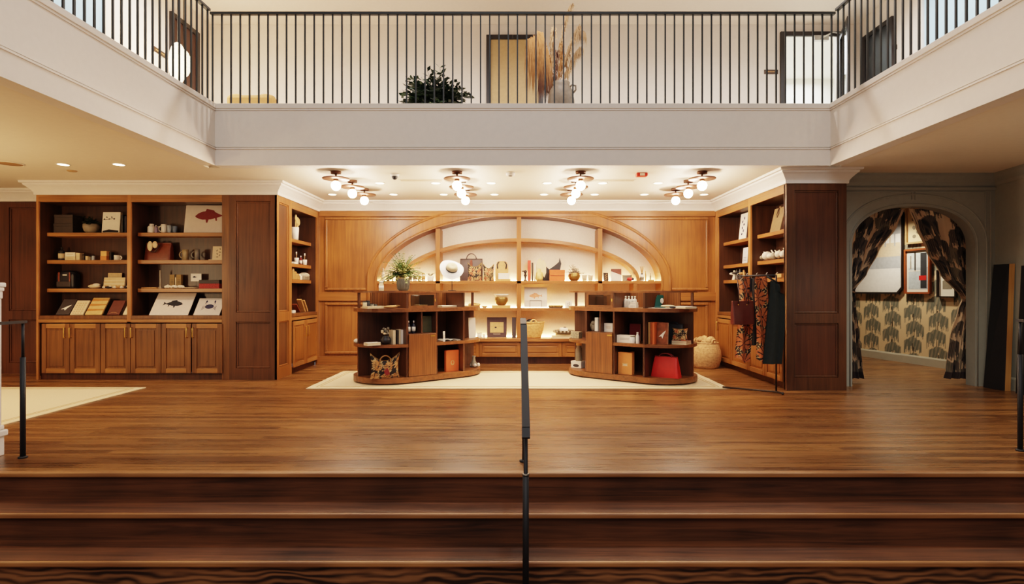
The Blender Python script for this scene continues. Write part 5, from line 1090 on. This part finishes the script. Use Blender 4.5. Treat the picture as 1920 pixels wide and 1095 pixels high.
# ------------------------------------------------------------------ goods on the island with the red handbag
I = IR; z = I.rz
for k, px in enumerate((1173, 1179, 1185, 1190.5)): bottle(f'{("first", "second", "third", "last")[k]} white squeeze bottle counted from the glass case', I.at(px, -.22, Z2), .026, .155, PORC, PAPER, None, neck=.4, group='white squeeze bottles')
box('lower white carton in front of the squeeze bottles', I.at(1188, -.36, Z2), .11, .07, .04, PAPER, z, 0, 'lines', STONE)
box('upper white carton in front of the squeeze bottles', I.at(1189, -.36, Z2 + .041), .09, .06, .035, PAPER, z, 0)
for k in range(9): b = MB(); b.ell((0, 0, .008), (.008, .008, .008), CREAM, 8, 6); b.obj('bead', None, f'{("first", "second", "third", "fourth", "fifth", "sixth", "seventh", "eighth", "ninth")[k]} pale bead in the line inside the glass case', 'bead', I.at(1121 + k * 4.0, -.35 + .02 * (k % 2), Z2), group='beads inside the glass case')
box('tall wooden block inside the glass case at its outer end', I.at(1109, -.2, Z2, .13, (.449, .856)), .13, .08, .15, W_ISLD, z, 0, name='wood_block', cat='block')
t = T('tape_dispenser', 'teal enamelled desk machine on the counter of the red handbag island', 'machine', I.at(1237, -.26, Z2 + .006), z + .5); b = MB(); b.box(-.07, -.05, 0, .07, .05, .02, TEAL, .006); b.obj('base', t)
b = MB(); b.prism([(-.065, .02), (.03, .02), (.025, .10), (.05, .14), (.04, .165), (-.03, .165), (-.05, .12)], -.03, .03, TEAL); b.obj('body', t); b = MB(); b.ell((.025, -.034, .09), (.022, .01, .035), PORC); b.obj('dial', t)
b = MB(); b.ell((0, 0, .025), (.09, .03, .014), CREAM); b.box(.02, -.03, .0, .13, .03, .02, NAVY, .006); b.obj('hand_tool', None, 'pale and black handled tool beside the teal machine', 'tool', I.at(1252, -.33, Z2 + .006), z + .4)
flatbook('open white leaflet under the teal machine', I.at(1243, -.28, Z2), .3, .26, .005, PAPER, z, name='leaflet', cat='leaflet')
for k in range(2): flatbook(('lower magazine at the rounded tip of the counter', 'upper magazine at the rounded tip of the counter')[k], I.at(1281, -.24, Z2 + .0135 * k), .2, .26, .013, (CREAM, PAPER)[k], z + 1.2)
t = T('figurine', 'pale bear like figurine in the outer cubby of the red handbag island', 'figurine', I.at(1106, -.4, .665, .09, (.66, .856))); b = MB(); b.ell((0, 0, .05), (.035, .03, .05), STONE); b.ell((0, -.005, .115), (.028, .026, .028), STONE); b.obj('body', t); b = MB(); b.ell((-.03, -.02, .08), (.012, .014, .03), STONE); b.ell((.03, -.02, .08), (.012, .014, .03), STONE); b.obj('arm', t)
box('tall white carton in the outer cubby beside the pale figurine', I.at(1117, -.40, .665, .055, (.66, .77)), .05, .06, .19, PAPER, z, 0)
box('white box with two dark stripes in the inner cubby', I.at(1133, -.36, .665, .14, (.449, .64)), .13, .08, .115, PAPER, z, 0, 'lines', TAN)
book('deep red book facing out at the back of the straight shelf', I.at(1190, -.16, Z1, .16, (.014, .425)), .16, .24, .03, DRED, z, .04, True)
box('long white carton on the straight shelf', I.at(1156, -.38, Z1, .23, (.014, .425)), .23, .1, .10, PAPER, z, 0, 'lines', STONE)
jar('white tin with pale lid between the long carton and the slim bottle', I.at(1186, -.40, Z1, .08, (.014, .425)), .037, .095, PORC, STONE)
bottle('slim white bottle on the straight shelf by the upright', I.at(1195.5, -.42, Z1, .05, (.014, .425)), .024, .15, PORC, PAPER, neck=.5)
for k in range(3): book(f'{("first", "second", "third")[k]} orange spined book counted from the upright', I.loc(-.034 - .029 * k, -.40, Z1), .15, .285, .024, (TAN, mat('rust cloth', (170, 84, 40), .6), ORCARD)[k], z, group='orange spined books')
book('orange and dark book facing out with a white bird', I.loc(-.195, -.36, Z1), .15, .285, .025, mat('rust dark cover', (120, 60, 30), .6, var=.5, scale=14), z, .05, True, 'bird', PAPER)
for k in range(2): flatbook(('lower pale book under the butterfly purse', 'upper pink book under the butterfly purse')[k], I.loc(-.375, -.16, Z1 + .0255 * k), .20, .17, .025, (CREAM, mat('dusty pink cloth', (176, 110, 92), .7))[k], z)
pouch('small boxy butterfly print purse on the two flat books', I.loc(-.365, -.19, Z1 + .0517), .21, .155, .07, z, .9)
handbag('black soft bag behind the butterfly print purse', I.loc(-.24, -.10, Z1), .30, .26, .12, NAVY, z, .1, .03, NAVY, .07)
o = box('tall pale orange box with a small emblem on the bottom shelf', I.at(1174, -.36, .10, .21, (.014, .425)), .205, .07, .295, PEACH, z, 0); b = MB(); b.flat([(-.04, .11), (.04, .11), (.04, .15), (-.04, .15)], -.0362, mat('emblem pale', (226, 176, 120), .6)); b.flat([(-.03, .12), (-.01, .14), (0, .125), (.015, .143), (.03, .12)], -.0366, PAPER); b.obj('emblem', o)
b = MB(); b.box(-.02, 0, 0, .02, .06, .29, TAN, .002); b.obj('book', None, 'brown book standing behind the pale orange box', 'book', I.at(1184, -.2, .10, .05, (.014, .425)), z)
handbag('bright red trapezoid leather handbag on the bottom shelf', I.at(1249, -.27, .10, .39, (-.45, -.014)), .385, .27, .14, RED, z, .22, .05, mat('dark red handle', (110, 24, 24), .45), .09)
box('patterned grey box at the far rounded end of the red handbag island', I.at(1081, -.2, Z1, .14, (.884, 1.4)), .14, .1, .095, mat('grey lace pattern', (168, 156, 124), .7, var=.5, scale=60), z, .2)
bottle('tall pale vase at the far rounded end of the red handbag island', I.at(1085.5, -.2, .1985, .1, (.884, 1.4)), .05, .27, STONE, TAN, neck=.7, name='vase', cat='vase', capn='neck')
box('white box on the base at the far rounded end of the red handbag island', I.at(1084, -.2, .10, .17, (.884, 1.4)), .17, .12, .098, PAPER, z, .3, 'oval', CHAR)

# ------------------------------------------------------------------ floor basket
basket('big woven straw basket with loop handles on the floor in the niche corner', (3.03, 8.98, .0005), .2, .19, .40, STRAW, .05, .06, .5)
b = MB()
for k in range(9): lump(b, (.09 * cos(k * .7), .09 * sin(k * .7), .41 + .02 * (k % 3)), .06, STRAW, 8)
b.ell((0, 0, .28), (.14, .14, .14), STRAW); b.obj('straw_bundle', None, 'crumpled pale straw bundle filling the big woven basket', 'straw', (3.03, 8.98, .0005))

# ------------------------------------------------------------------ clothes rack
A, B_ = Vector((2.80, 7.10)), Vector((3.11, 6.70)); t = T('clothes_rack', 'slim dark metal clothes rack hung with scarves beside the pier', 'clothes rack', (A.x, A.y, 0)); dv = B_ - A; RZ = 1.415
RK = mat('rack metal', (58, 50, 46), .4, metal=.6)
b = MB(); b.tube([(0, 0, RZ), (dv.x, dv.y, RZ)], .010, BLACK, 8); b.obj('rail', t)
p = dv; b = MB(); b.tube([(p[0], p[1], .03), (p[0], p[1], RZ)], .011, RK, 8); b.obj('upright', t)
b = MB(); b.tube([(dv.x - .52, dv.y + .33, .02), (dv.x, dv.y, .02), (dv.x + .03, dv.y - .10, .02)], .012, RK, 6); b.ell((dv.x + .03, dv.y - .10, .018), (.018, .018, .018), RK); b.obj('foot', t)
for k in range(5): p = dv * (k / 4.0); b = MB(); b.tube([(p.x - .0, p.y, RZ + .012), (p.x + .012, p.y, RZ + .03), (p.x + .02, p.y + .0, RZ + .034)], .005, mat('steel', (176, 170, 160), .3, metal=.8), 5); b.obj('hook', t)
def rack_pt(f, dy=0): p = A + dv * f; return (p.x, p.y + dy, 0)
def scarf(label, x0t, x1t, x0b, x1b, ztop, zbot, d, seed, slant=.0):
    b = MB(); W_ = (x1t - x0t) * d / F
    def fn(u, v):
        x0 = x0b + (x0t - x0b) * v ** .7; x1 = x1b + (x1t - x1b) * v ** .7; px = x0 + (x1 - x0) * u
        y = d + .035 * sin(u * 9 + seed + v * 2) * (1 - .3 * v) + .02 * sin(v * 7 + seed); zv = zbot + (ztop - zbot) * v + (.03 * sin(u * 5 + seed) * (1 - v)); return (wx(px, d), y, zv)
    b.grid(fn, 34, 120, CLOTH, lambda u, v: wing(u * .26 + seed, v * 1.15 + seed * .3, .25, .05, lin((178, 84, 40)))); return b.obj('butterfly_scarf', None, label, 'scarf', group='butterfly print scarves on the rack', fix=False)
scarf('orange and black butterfly scarf hanging behind the brown bag', 1388, 1412, 1380, 1406, RZ - .0135, .36, 6.98, 1.0)
scarf('long orange and black butterfly scarf hanging next to the dark coat', 1414, 1440, 1421, 1452, RZ - .0135, .37, 6.83, 2.3)
b = MB()
def coat(u, v):
    px = 1432 + (1446 - 1432) * v + ((1467 - 1432) + (1454 - 1467) * v ** 3) * u * (1 if v < .9 else .75); d = 6.545; return (wx(px, d), d + .03 * sin(u * 8 + 1) * (1 - .5 * v) + .03 * sin(pi * u), .37 + (RZ - .06 - .37) * v - .05 * u * v)
b.grid(coat, 24, 40, mat('dark green wool', (26, 34, 32), .85)); b.grid(lambda u, v: (coat(u, v)[0], coat(u, v)[1] + .05 * sin(pi * u) + .01, coat(u, v)[2]), 24, 40, mat('dark green wool', (0, 0, 0))); o = b.obj('hanging_coat', None, 'dark green coat hanging at the pier end of the rack', 'coat', fix=False)
b = MB(); b.tube([(wx(1440, 6.60), 6.62, RZ - .02), (wx(1458, 6.60), 6.61, RZ - .09)], .012, mat('dark green wool', (0, 0, 0)), 6); b.obj('shoulder', o)
b = MB()
b.grid(lambda u, v: (wx(1406 + 14 * u, 6.95), 6.955 + .02 * sin(u * 9), .55 + .84 * v), 12, 20, NAVY); b.obj('dark_scarf', None, 'plain near black scarf hanging between the two butterfly scarves', 'scarf', fix=False)
d = 6.83; bg = handbag('square reddish brown leather bag hanging on the rack by long straps', (wx(1392, d), d, wz(608, d)), .29, .28, .09, mat('oxblood leather', (88, 34, 24), .4), .25, .0)
b = MB(); 
for s in (-.07, .07): b.tube([(s, -.03, .25), (s * .8, -.01, .40), (s * .3, .08, wz(519, d) - wz(608, d) + .02)], .006, LEATHD, 5)
b.obj('strap', bg)
b = MB(); b.ell((-.085, -.042, .24), (.008, .004, .008), BRASS, 8, 5); b.ell((.03, -.045, .24), (.008, .004, .008), BRASS, 8, 5); b.obj('stud', bg)

# ------------------------------------------------------------------ black board leaning by the arch, dark sheet for shade
def leanboard(label, f, n, ft, nt_, h, th, edge):
    f, n, ft, nt_ = map(Vector, (f, n, ft, nt_)); dr = (n - f).normalized(); nn = Vector((dr.y, -dr.x)) * -1; nn = Vector((-abs(nn.x), nn.y)) if nn.x > 0 else nn
    P = [(f.x, f.y, .001), (n.x, n.y, .001), (nt_.x, nt_.y, h), (ft.x, ft.y, h)]; Q_ = [(p[0] - nn.x * th, p[1] - nn.y * th, p[2]) for p in P]
    b = MB(); b.add(P + Q_, [(0, 1, 2, 3), (7, 6, 5, 4), (0, 3, 7, 4), (3, 2, 6, 7), (0, 4, 5, 1)], NAVY); o = b.obj('board_or_shade_sheet', None, label, 'board', fix=True)
    b = MB(); e = .002; b.add([(p[0] + dr.x * e, p[1] + dr.y * e, p[2]) for p in (P[1], P[2], Q_[2], Q_[1])] + [P[1], P[2], Q_[2], Q_[1]], [(0, 1, 2, 3), (4, 7, 6, 5), (0, 4, 5, 1), (1, 5, 6, 2), (2, 6, 7, 3), (3, 7, 4, 0)], edge); b.obj('edge', o)
leanboard('tall black board with a raw wood edge leaning against the green wall', (5.94, 7.12), (5.985, 6.86), (6.07, 7.12), (6.04, 6.86), 1.56, .06, W_RAW)
leanboard('added dark sheet standing for the shade behind the handrail post', (5.99, 6.72), (5.95, 6.3), (6.06, 6.72), (6.0, 6.3), 1.53, .012, NAVY)  # dark sheet added where there is only shade

# ------------------------------------------------------------------ corridor: pictures and curtains
cd = (CW1 - CW0).normalized(); cn = Vector((-cd.y, cd.x)) * -1; cn = cn if cn.x < 0 else -cn
def on_wall(px, off=.0):
    k = (px - CX) / F; s_ = (k * CW0.y - CW0.x) / (cd.x - k * cd.y); p = CW0 + cd * s_ + cn * off; return p, p.y
RZW = math.atan2(cd.y, cd.x)
def wallpic(name, label, pa, pb, ya, yb, fm, fw, face, chamf=0, content=None, cat='picture'):
    (a, da), (c, db) = on_wall(pa, .01), on_wall(pb, .01); W_ = (c - a).length; dm = db; z1, z0 = wz(ya, dm), wz(yb, dm); H = z1 - z0
    t = T(name, label, cat, (a.x, a.y, z0), RZW)    # local x along the wall toward the viewer, -y... out of the wall
    sgn = -1
    def outline(m): c_ = max(0, chamf - m * .4); return [(m + c_, m), (W_ - m - c_, m), (W_ - m, m + c_), (W_ - m, H - m - c_), (W_ - m - c_, H - m), (m + c_, H - m), (m, H - m - c_), (m, m + c_)] if chamf else [(m, m), (W_ - m, m), (W_ - m, H - m), (m, H - m)]
    o1, o2 = outline(0), outline(fw); n = len(o1); b = MB(); y0, y1 = -.0, -.045
    vs = [(x, y1, z) for x, z in o1] + [(x, y1, z) for x, z in o2] + [(x, y0, z) for x, z in o1] + [(x, y0, z) for x, z in o2]
    fs = []
    for i in range(n): j = (i + 1) % n; fs += [(i, j, n + j, n + i), (i, 2 * n + i, 2 * n + j, j), (n + i, n + j, 3 * n + j, 3 * n + i)]
    b.add(vs, fs, fm); b.obj('frame', t); b = MB(); b.flat(outline(fw * .9), -.012, face)
    b.obj('mount' if content and cat == 'picture' else 'glass', t)
    if content: b = MB(); content(b, W_, H); b.obj('image', t)
    return t
DKF = mat('dark frame', (38, 30, 28), .4); RWF = mat('red wood frame', (140, 70, 36), .4)
MIRR = mat('silvered mirror', (232, 234, 236), .06, metal=1.0, var=0)
REFLW = mat('painting white haze', (236, 232, 226), .6, var=.04); SKYG = mat('painting grey sky', (158, 160, 164), .6, var=.08); WARMG = mat('painting warm haze', (214, 190, 160), .6, var=.08); COOLG = mat('painting cool band', (170, 174, 178), .6, var=.08)  # reflected light and skyline are painted into the picture face
def reflections(b, W_, H):
    y = -.0135
    for z0, z1, m in ((.04, .30, REFLW), (.30, .44, COOLG), (.44, .60, WARMG), (.60, .70, REFLW), (.70, .96, SKYG)): b.flat([(.08 * W_, H * z0), (.95 * W_, H * z0), (.95 * W_, H * z1), (.08 * W_, H * z1)], y, m)
    for k in range(9): x = W_ * (.3 + .07 * k); b.flat([(x, H * .56), (x + .02 * W_, H * .56), (x + .02 * W_, H * (.64 + .04 * (k % 3))), (x, H * (.64 + .03 * (k % 3)))], y - .001, WARMG if k % 2 else SKYG)
wallpic('cut_corner_picture', 'large pale picture with painted reflections in a dark frame with cut corners', 1580, 1697, 388, 551, DKF, .03, REFLW, .10, reflections)
def sailing(b, W_, H):
    y = -.0135; q = lambda x0, x1, z0, z1, m, k=0: b.flat([(W_ * x0, H * z0), (W_ * x1, H * z0), (W_ * x1, H * z1), (W_ * x0, H * z1)], y - k * .0006, m)
    q(.12, .88, .1, .92, mat('pale blue paint', (176, 186, 190), .5)); q(.12, .88, .58, .92, mat('bright sky paint', (206, 214, 212), .5), 1); q(.36, .42, .5, .92, CHAR, 2); q(.60, .84, .12, .9, mat('dark mast paint', (44, 46, 50), .5), 2); q(.54, .82, .30, .40, RED, 3); q(.12, .6, .5, .52, PAPER, 2); q(.2, .24, .55, .85, STONE, 2)
wallpic('sailing_picture', 'picture with a bright red patch in a red wood frame', 1700, 1748, 464, 551, RWF, .03, PAPER, 0, sailing)
wallpic('small_picture', 'small white mounted picture in a thin dark frame beside the curtain', 1761, 1797, 505, 558, DKF, .02, PAPER, 0, lambda b, W_, H: b.flat([(W_ * .25, H * .3), (W_ * .75, H * .3), (W_ * .75, H * .72), (W_ * .25, H * .6)], -.0135, STONE))
wallpic('botanical_picture', 'cream framed picture hung above the red wood framed picture', 1702, 1738, 385, 455, mat('pale wood frame', (176, 140, 96), .5), .03, CREAM, 0, lambda b, W_, H: motif(b, 'spots', W_, H, -.0135, STONE, W_ / 2, H / 2))
tg, tl, tt = lin((206, 174, 140)), lin((34, 36, 40)), lin((16, 16, 20))
def curtain(label, pxs, d, seed):
    """pxs: list of (z, px_outer, px_inner) from top to floor at depth d"""
    zs = [p[0] for p in pxs]; b = MB(); z0, z1 = zs[-1], zs[0]
    def edge(z, k):
        for p, q in zip(pxs, pxs[1:]):
            if p[0] >= z >= q[0]: t_ = (p[0] - z) / max(1e-6, p[0] - q[0]); t_ = t_ * t_ * (3 - 2 * t_) * .5 + t_ * .5; return p[k] + (q[k] - p[k]) * t_
        return pxs[-1][k]
    def fn(u, v):
        z = z0 + (z1 - z0) * v; a, c = edge(z, 1), edge(z, 2); wd = abs(c - a); return (wx(a + (c - a) * u, d), d + .035 * sin(u * 19 + seed + v * 2.2) + .015 * sin(u * 43 + v * 3), z)
    def cf(u, v):
        z = z0 + (z1 - z0) * v
        if u > .965: return tg
        if z < z0 + .09: return lin((48, 36, 34))
        c1 = willow_col(u * .95 + seed * .11 + .22, z * 1.0 + seed * .13, tg, tl, tt); c2 = willow_col(u * .95 + seed * .11 + .43, z * 1.0 + seed * .13 + .15, tg, lin((94, 90, 76)), lin((70, 62, 50)))
        return c1 if c1 != tg else (c2 if sin(u * 14 + z * 5) > -.1 else tg)
    b.grid(fn, 110, 190, CLOTH, cf); o = b.obj('willow_curtain', None, label, 'curtain', group='willow curtains in the arch', fix=False)
    s = 1 if pxs[0][1] < pxs[0][2] else -1; zt = [p for p in pxs if p[2] == min((q[2] for q in pxs[:-1]), key=lambda q: abs(q - pxs[0][1]))][0]
    d2 = d - .05; b = MB(); b.tube([(wx(zt[1] - s * 2, d2), d2, zt[0] + .01), (wx(zt[2] + s * 1, d2), d2, zt[0] - .03)], .014, mat('tie band', (120, 96, 76), .8), 6); b.obj('tie_back', o); return o
d = 7.48
# the opening's jambs appear at px ~1600 and ~1810 at this depth
curtain('willow print curtain tied back on the pier side of the arch', [(2.32, 1588, 1696), (2.1, 1588, 1684), (1.75, 1588, 1650), (1.45, 1588, 1628), (1.235, 1588, 1602), (1.0, 1588, 1604), (.6, 1588, 1612), (.17, 1590, 1618), (.06, 1590, 1621)], d, 1.0)
curtain('willow print curtain tied back on the black board side of the arch', [(2.32, 1822, 1702), (2.1, 1822, 1714), (1.75, 1822, 1736), (1.45, 1822, 1762), (1.12, 1822, 1806), (.98, 1820, 1798), (.6, 1818, 1782), (.17, 1816, 1774), (.06, 1816, 1770)], d - .03, 2.0)

# ------------------------------------------------------------------ upper gallery
t = T('potted_shrub', 'bushy dark green plant in a planter behind the balcony railing', 'plant', (wx(815, 7.8), 7.8, UF)); b = MB(); b.lathe([(0, 0), (.2, 0), (.26, .5), (.27, .75), (.24, .75), (.2, .66), (0, .66)], DPOT, 22); b.obj('planter', t); b = MB()
for k in range(190):
    a = random.uniform(0, 2 * pi); el = random.uniform(.05, 1.15); sprig(b, (random.uniform(-.1, .1), random.uniform(-.1, .1), .66 + random.uniform(0, .15)), a, el, random.uniform(.22, .5), LEAFD if k % 4 else mat('leaf mid', (44, 66, 44), .5, var=.3), .026, .17, 1.2, 6)
b.obj('foliage', t)
X, Y = wx(1052, 8.2), 8.2; t = T('floor_vase', 'tall round grey vase of dried pampas grass behind the balcony railing', 'vase', (X, Y, UF)); b = MB(); b.lathe([(0, 0), (.12, 0), (.16, .3), (.195, .75), (.195, .95), (.17, 1.1), (.12, 1.18), (.13, 1.22), (.10, 1.22), (.09, 1.15), (0, 1.0)], mat('smoky stoneware', (96, 82, 68), .6, var=.2), 26); b.obj('body', t)
for s in (-1, 1): b = MB(); b.tube([(s * .165, 0, 1.06), (s * .215, 0, 1.12), (s * .215, 0, 1.18), (s * .16, 0, 1.19), (s * .12, 0, 1.16)], .014, mat('smoky stoneware', (0, 0, 0)), 6); b.obj('handle', t)
def plume(b, path, wd, m, n, ln, hang):
    P = [Vector(p) for p in path]; b.tube(P, .006, m, 5)
    for k in range(n):
        f = random.uniform(.25, 1) * (len(P) - 1); i = min(int(f), len(P) - 2); p = P[i].lerp(P[i + 1], f - i); d_ = (P[i + 1] - P[i]).normalized()
        s_ = Vector((random.uniform(-1, 1), random.uniform(-1, 1), random.uniform(-.2, .4))).normalized(); tip = p + d_ * ln * .5 + s_ * wd * random.uniform(.4, 1) + Vector((0, 0, -hang * random.uniform(.4, 1.2))); mid = p + d_ * ln * .4 + s_ * wd * .5
        q = Vector((.004, .004, 0)); b.add([p - q, p + q, mid + q, mid - q, tip], [(0, 1, 2, 3), (3, 2, 4)], m)
PM = [mat('pampas tan', (164, 112, 66), .9, var=.15), mat('pampas pale', (172, 136, 100), .9, var=.15), mat('pampas brown', (104, 68, 52), .9, var=.2)]
def pth(pxs, d): return [(wx(px, d) - X, d - Y, wz(py, d) - UF) for px, py in pxs]
for pxs, k, wd, n, ln, hg in (([(1040, 175), (1025, 120), (1008, 70), (998, 75), (994, 110)], 0, .10, 520, .12, .55), ([(1040, 175), (1028, 110), (1014, 66), (1006, 90)], 0, .09, 420, .12, .55), ([(1042, 175), (1030, 140), (1020, 110), (1016, 130)], 2, .07, 520, .1, .45), ([(1042, 175), (1038, 120), (1036, 80), (1038, 58)], 1, .07, 300, .15, .10),
                              ([(1044, 175), (1048, 110), (1056, 60), (1062, 30), (1070, 14)], 1, .05, 380, .14, .08), ([(1044, 175), (1056, 130), (1072, 80), (1084, 55), (1090, 60)], 1, .07, 420, .13, .16), ([(1046, 175), (1062, 140), (1078, 105), (1086, 95)], 1, .07, 380, .12, .12), ([(1042, 175), (1040, 140), (1044, 100)], 2, .06, 160, .12, .12), ([(1042, 175), (1050, 140), (1054, 100), (1053, 85)], 0, .06, 200, .12, .14)):
    b = MB(); plume(b, pth(pxs, Y), wd, PM[k], n, ln, hg); b.obj('plume', t)
YEL = mat('mustard upholstery', (192, 142, 84), .8, var=.06)
t = T('sofa', 'mustard yellow sofa whose back shows above the balcony edge', 'sofa', (wx(473, 8.0), 8.0, UF)); b = MB(); b.box(-.33, -.1, .25, .33, .1, .955, YEL, .05); b.ell((-.22, 0, .93), (.12, .08, .055), YEL); b.ell((.2, 0, .93), (.13, .08, .055), YEL); b.obj('backrest', t); b = MB(); b.box(-.33, .1, .22, .33, .75, .45, YEL, .05); b.obj('seat', t)
for s in (-1, 1): b = MB(); b.box(s * .33, -.1, .12, s * .43, .75, .62, YEL, .04); b.obj('armrest', t)
for s in (-1, 1):
    for y in (-.05, .68): b = MB(); b.tube([(s * .36, y, 0), (s * .36, y, .14)], .02, W_DARK); b.obj('leg', t)
LANT = mat('lit paper shade', (255, 238, 200), .8, emit=3.2, var=0)
for k, (px, py, d, rx_, rz_) in enumerate(((333, 119, 8.25, .118, .31), (344, 119, 8.75, .105, .22))):
    zc = wz(py, d); t = T('paper_lantern', ('large glowing oval paper lantern hanging nearest the gallery railing', 'second glowing oval paper lantern half hidden behind the nearer one')[k], 'lamp', (wx(px, d), d, UZ)); b = MB(); h = zc - UZ
    b.ell((0, 0, h), (rx_, rx_, rz_), LANT, 24, 16); b.obj('shade', t); b = MB(); b.tube([(0, 0, -.001), (0, 0, h + rz_)], .006, BLACK, 5); b.obj('cord', t); b = MB()
    for j in range(1, 9): q = -1 + 2 * j / 9; r_ = rx_ * sqrt(1 - q * q) + .002; b.tube([(r_ * cos(2 * pi * i / 20), r_ * sin(2 * pi * i / 20), h + rz_ * q) for i in range(20)], .002, CREAM, 4, True)
    b.obj('hoop', t)
def plate(label, loc, rz, w_=.24, h_=.075):
    b = MB(); b.box(-w_ / 2, -.012, 0, w_ / 2, 0, h_, mat('dark bronze plate', (62, 44, 34), .4, metal=.4), .003); o = b.obj('room_sign', None, label, 'sign', loc, rz); b = MB()
    for k in range(6): b.box(-w_ * .4 + k * w_ * .135, -.0135, h_ * .4, -w_ * .4 + k * w_ * .135 + w_ * .09, -.012, h_ * .6, TAN)
    b.obj('lettering', o)
plate('small dark room sign on the gallery wall beside the glass door', (wx(1445.5, UY), UY - .001, wz(139, UY)), 0)
yy = 5.88 * F / (1672 - CX); plate('small dark room sign on the gallery wall beside the dark end door', (UXR - .001, yy, wz(99, yy)), -pi / 2, .26)
yy = 5.3 * F / (CX - 299); plate('small dark room sign on the gallery wall beside the paper lantern', (UXL + .001, yy, wz(103, yy)), pi / 2, .26)
b = MB(); b.lathe([(0, -.012), (.10, -.012), (.12, -.001), (0, -.001)], CHAR, 20); b.obj('ceiling_speaker', None, 'dark round speaker in the upper gallery ceiling above the sofa', 'speaker', (wx(436, 8.75), 8.75, UZ))

# ------------------------------------------------------------------ light
WARM = (1, .75, .57)
for i, X_ in enumerate((-2.27, -.745, .81, 2.34)):
    for Y_ in (7.05, 7.62, 8.22): lamp('POINT', 'globe_light', (X_, Y_, 2.44), 23, (1, .76, .60), .06)
for k, (X_, Y_, _) in enumerate(pos):
    lamp('SPOT', 'downlight_or_fill', (X_, Y_, CEI - .02), 42 if k < 14 else 36, WARM, .05, angle=R(118), blend=.7)
for X_ in (-6.8, -8.2): lamp('SPOT', 'downlight_or_fill', (X_, 6.4, CEI - .02), 40, WARM, .05, angle=R(120), blend=.7)
lamp('AREA', 'arch_shelf_glow', (AX, YB + .30, ZS + .02), 10, (1, .75, .42), 4.4, (R(160), 0, 0), size_y=.04)
lamp('AREA', 'skylight', (0, -2.5, 7.2), 300, (1, .97, .96), 6.5, (R(36), 0, 0), size_y=5)
for X_ in (-4.4, -2, .5, 3, 4.9): lamp('SPOT', 'gallery_downlight', (X_, 7.5, UZ - .05), 165, (1, .91, .85), .06, angle=R(165), blend=.8)
for Y_ in (4.5, 6.5): lamp('SPOT', 'gallery_downlight', (-4.6, Y_, UZ - .05), 50, (1, .82, .6), .06, angle=R(130), blend=.8)
for Y_ in (4.5, 6.5): lamp('SPOT', 'gallery_downlight', (4.9, Y_, UZ - .05), 50, (1, .84, .66), .06, angle=R(130), blend=.8)
lamp('POINT', 'lantern_light', (-4.75, 7.9, 4.4), 60, (1, .76, .46), .15)
lamp('AREA', 'bright_room_light', (5.6, 11.0, UZ - .1), 120, (.95, .98, 1.0), 2.0, (0, 0, 0))
lamp('SPOT', 'corridor_downlight', (6.0, 9.4, CEI - .03), 150, (1, .84, .64), .06, angle=R(130), blend=.8)
lamp('SPOT', 'corridor_downlight', (5.6, 7.9, CEI - .03), 30, (1, .84, .66), .06, angle=R(130), blend=.8)

lamp('POINT', 'soffit_fill', (-6.4, 4.8, 1.5), 105, (1, .68, .38), .25)  # added unseen fill light that brightens the left soffit, no lamp stands there
lamp('SPOT', 'downlight_or_fill', (5.0, 5.6, CEI - .02), 80, (1, .86, .68), .06, angle=R(130), blend=.8)  # spot added to brighten the green wall, no ceiling fixture here
lamp('POINT', 'hall_fill', (4.75, 4.6, 1.3), 7, (1, .80, .58), .2)  # unseen fill light added on the hall side, no fixture
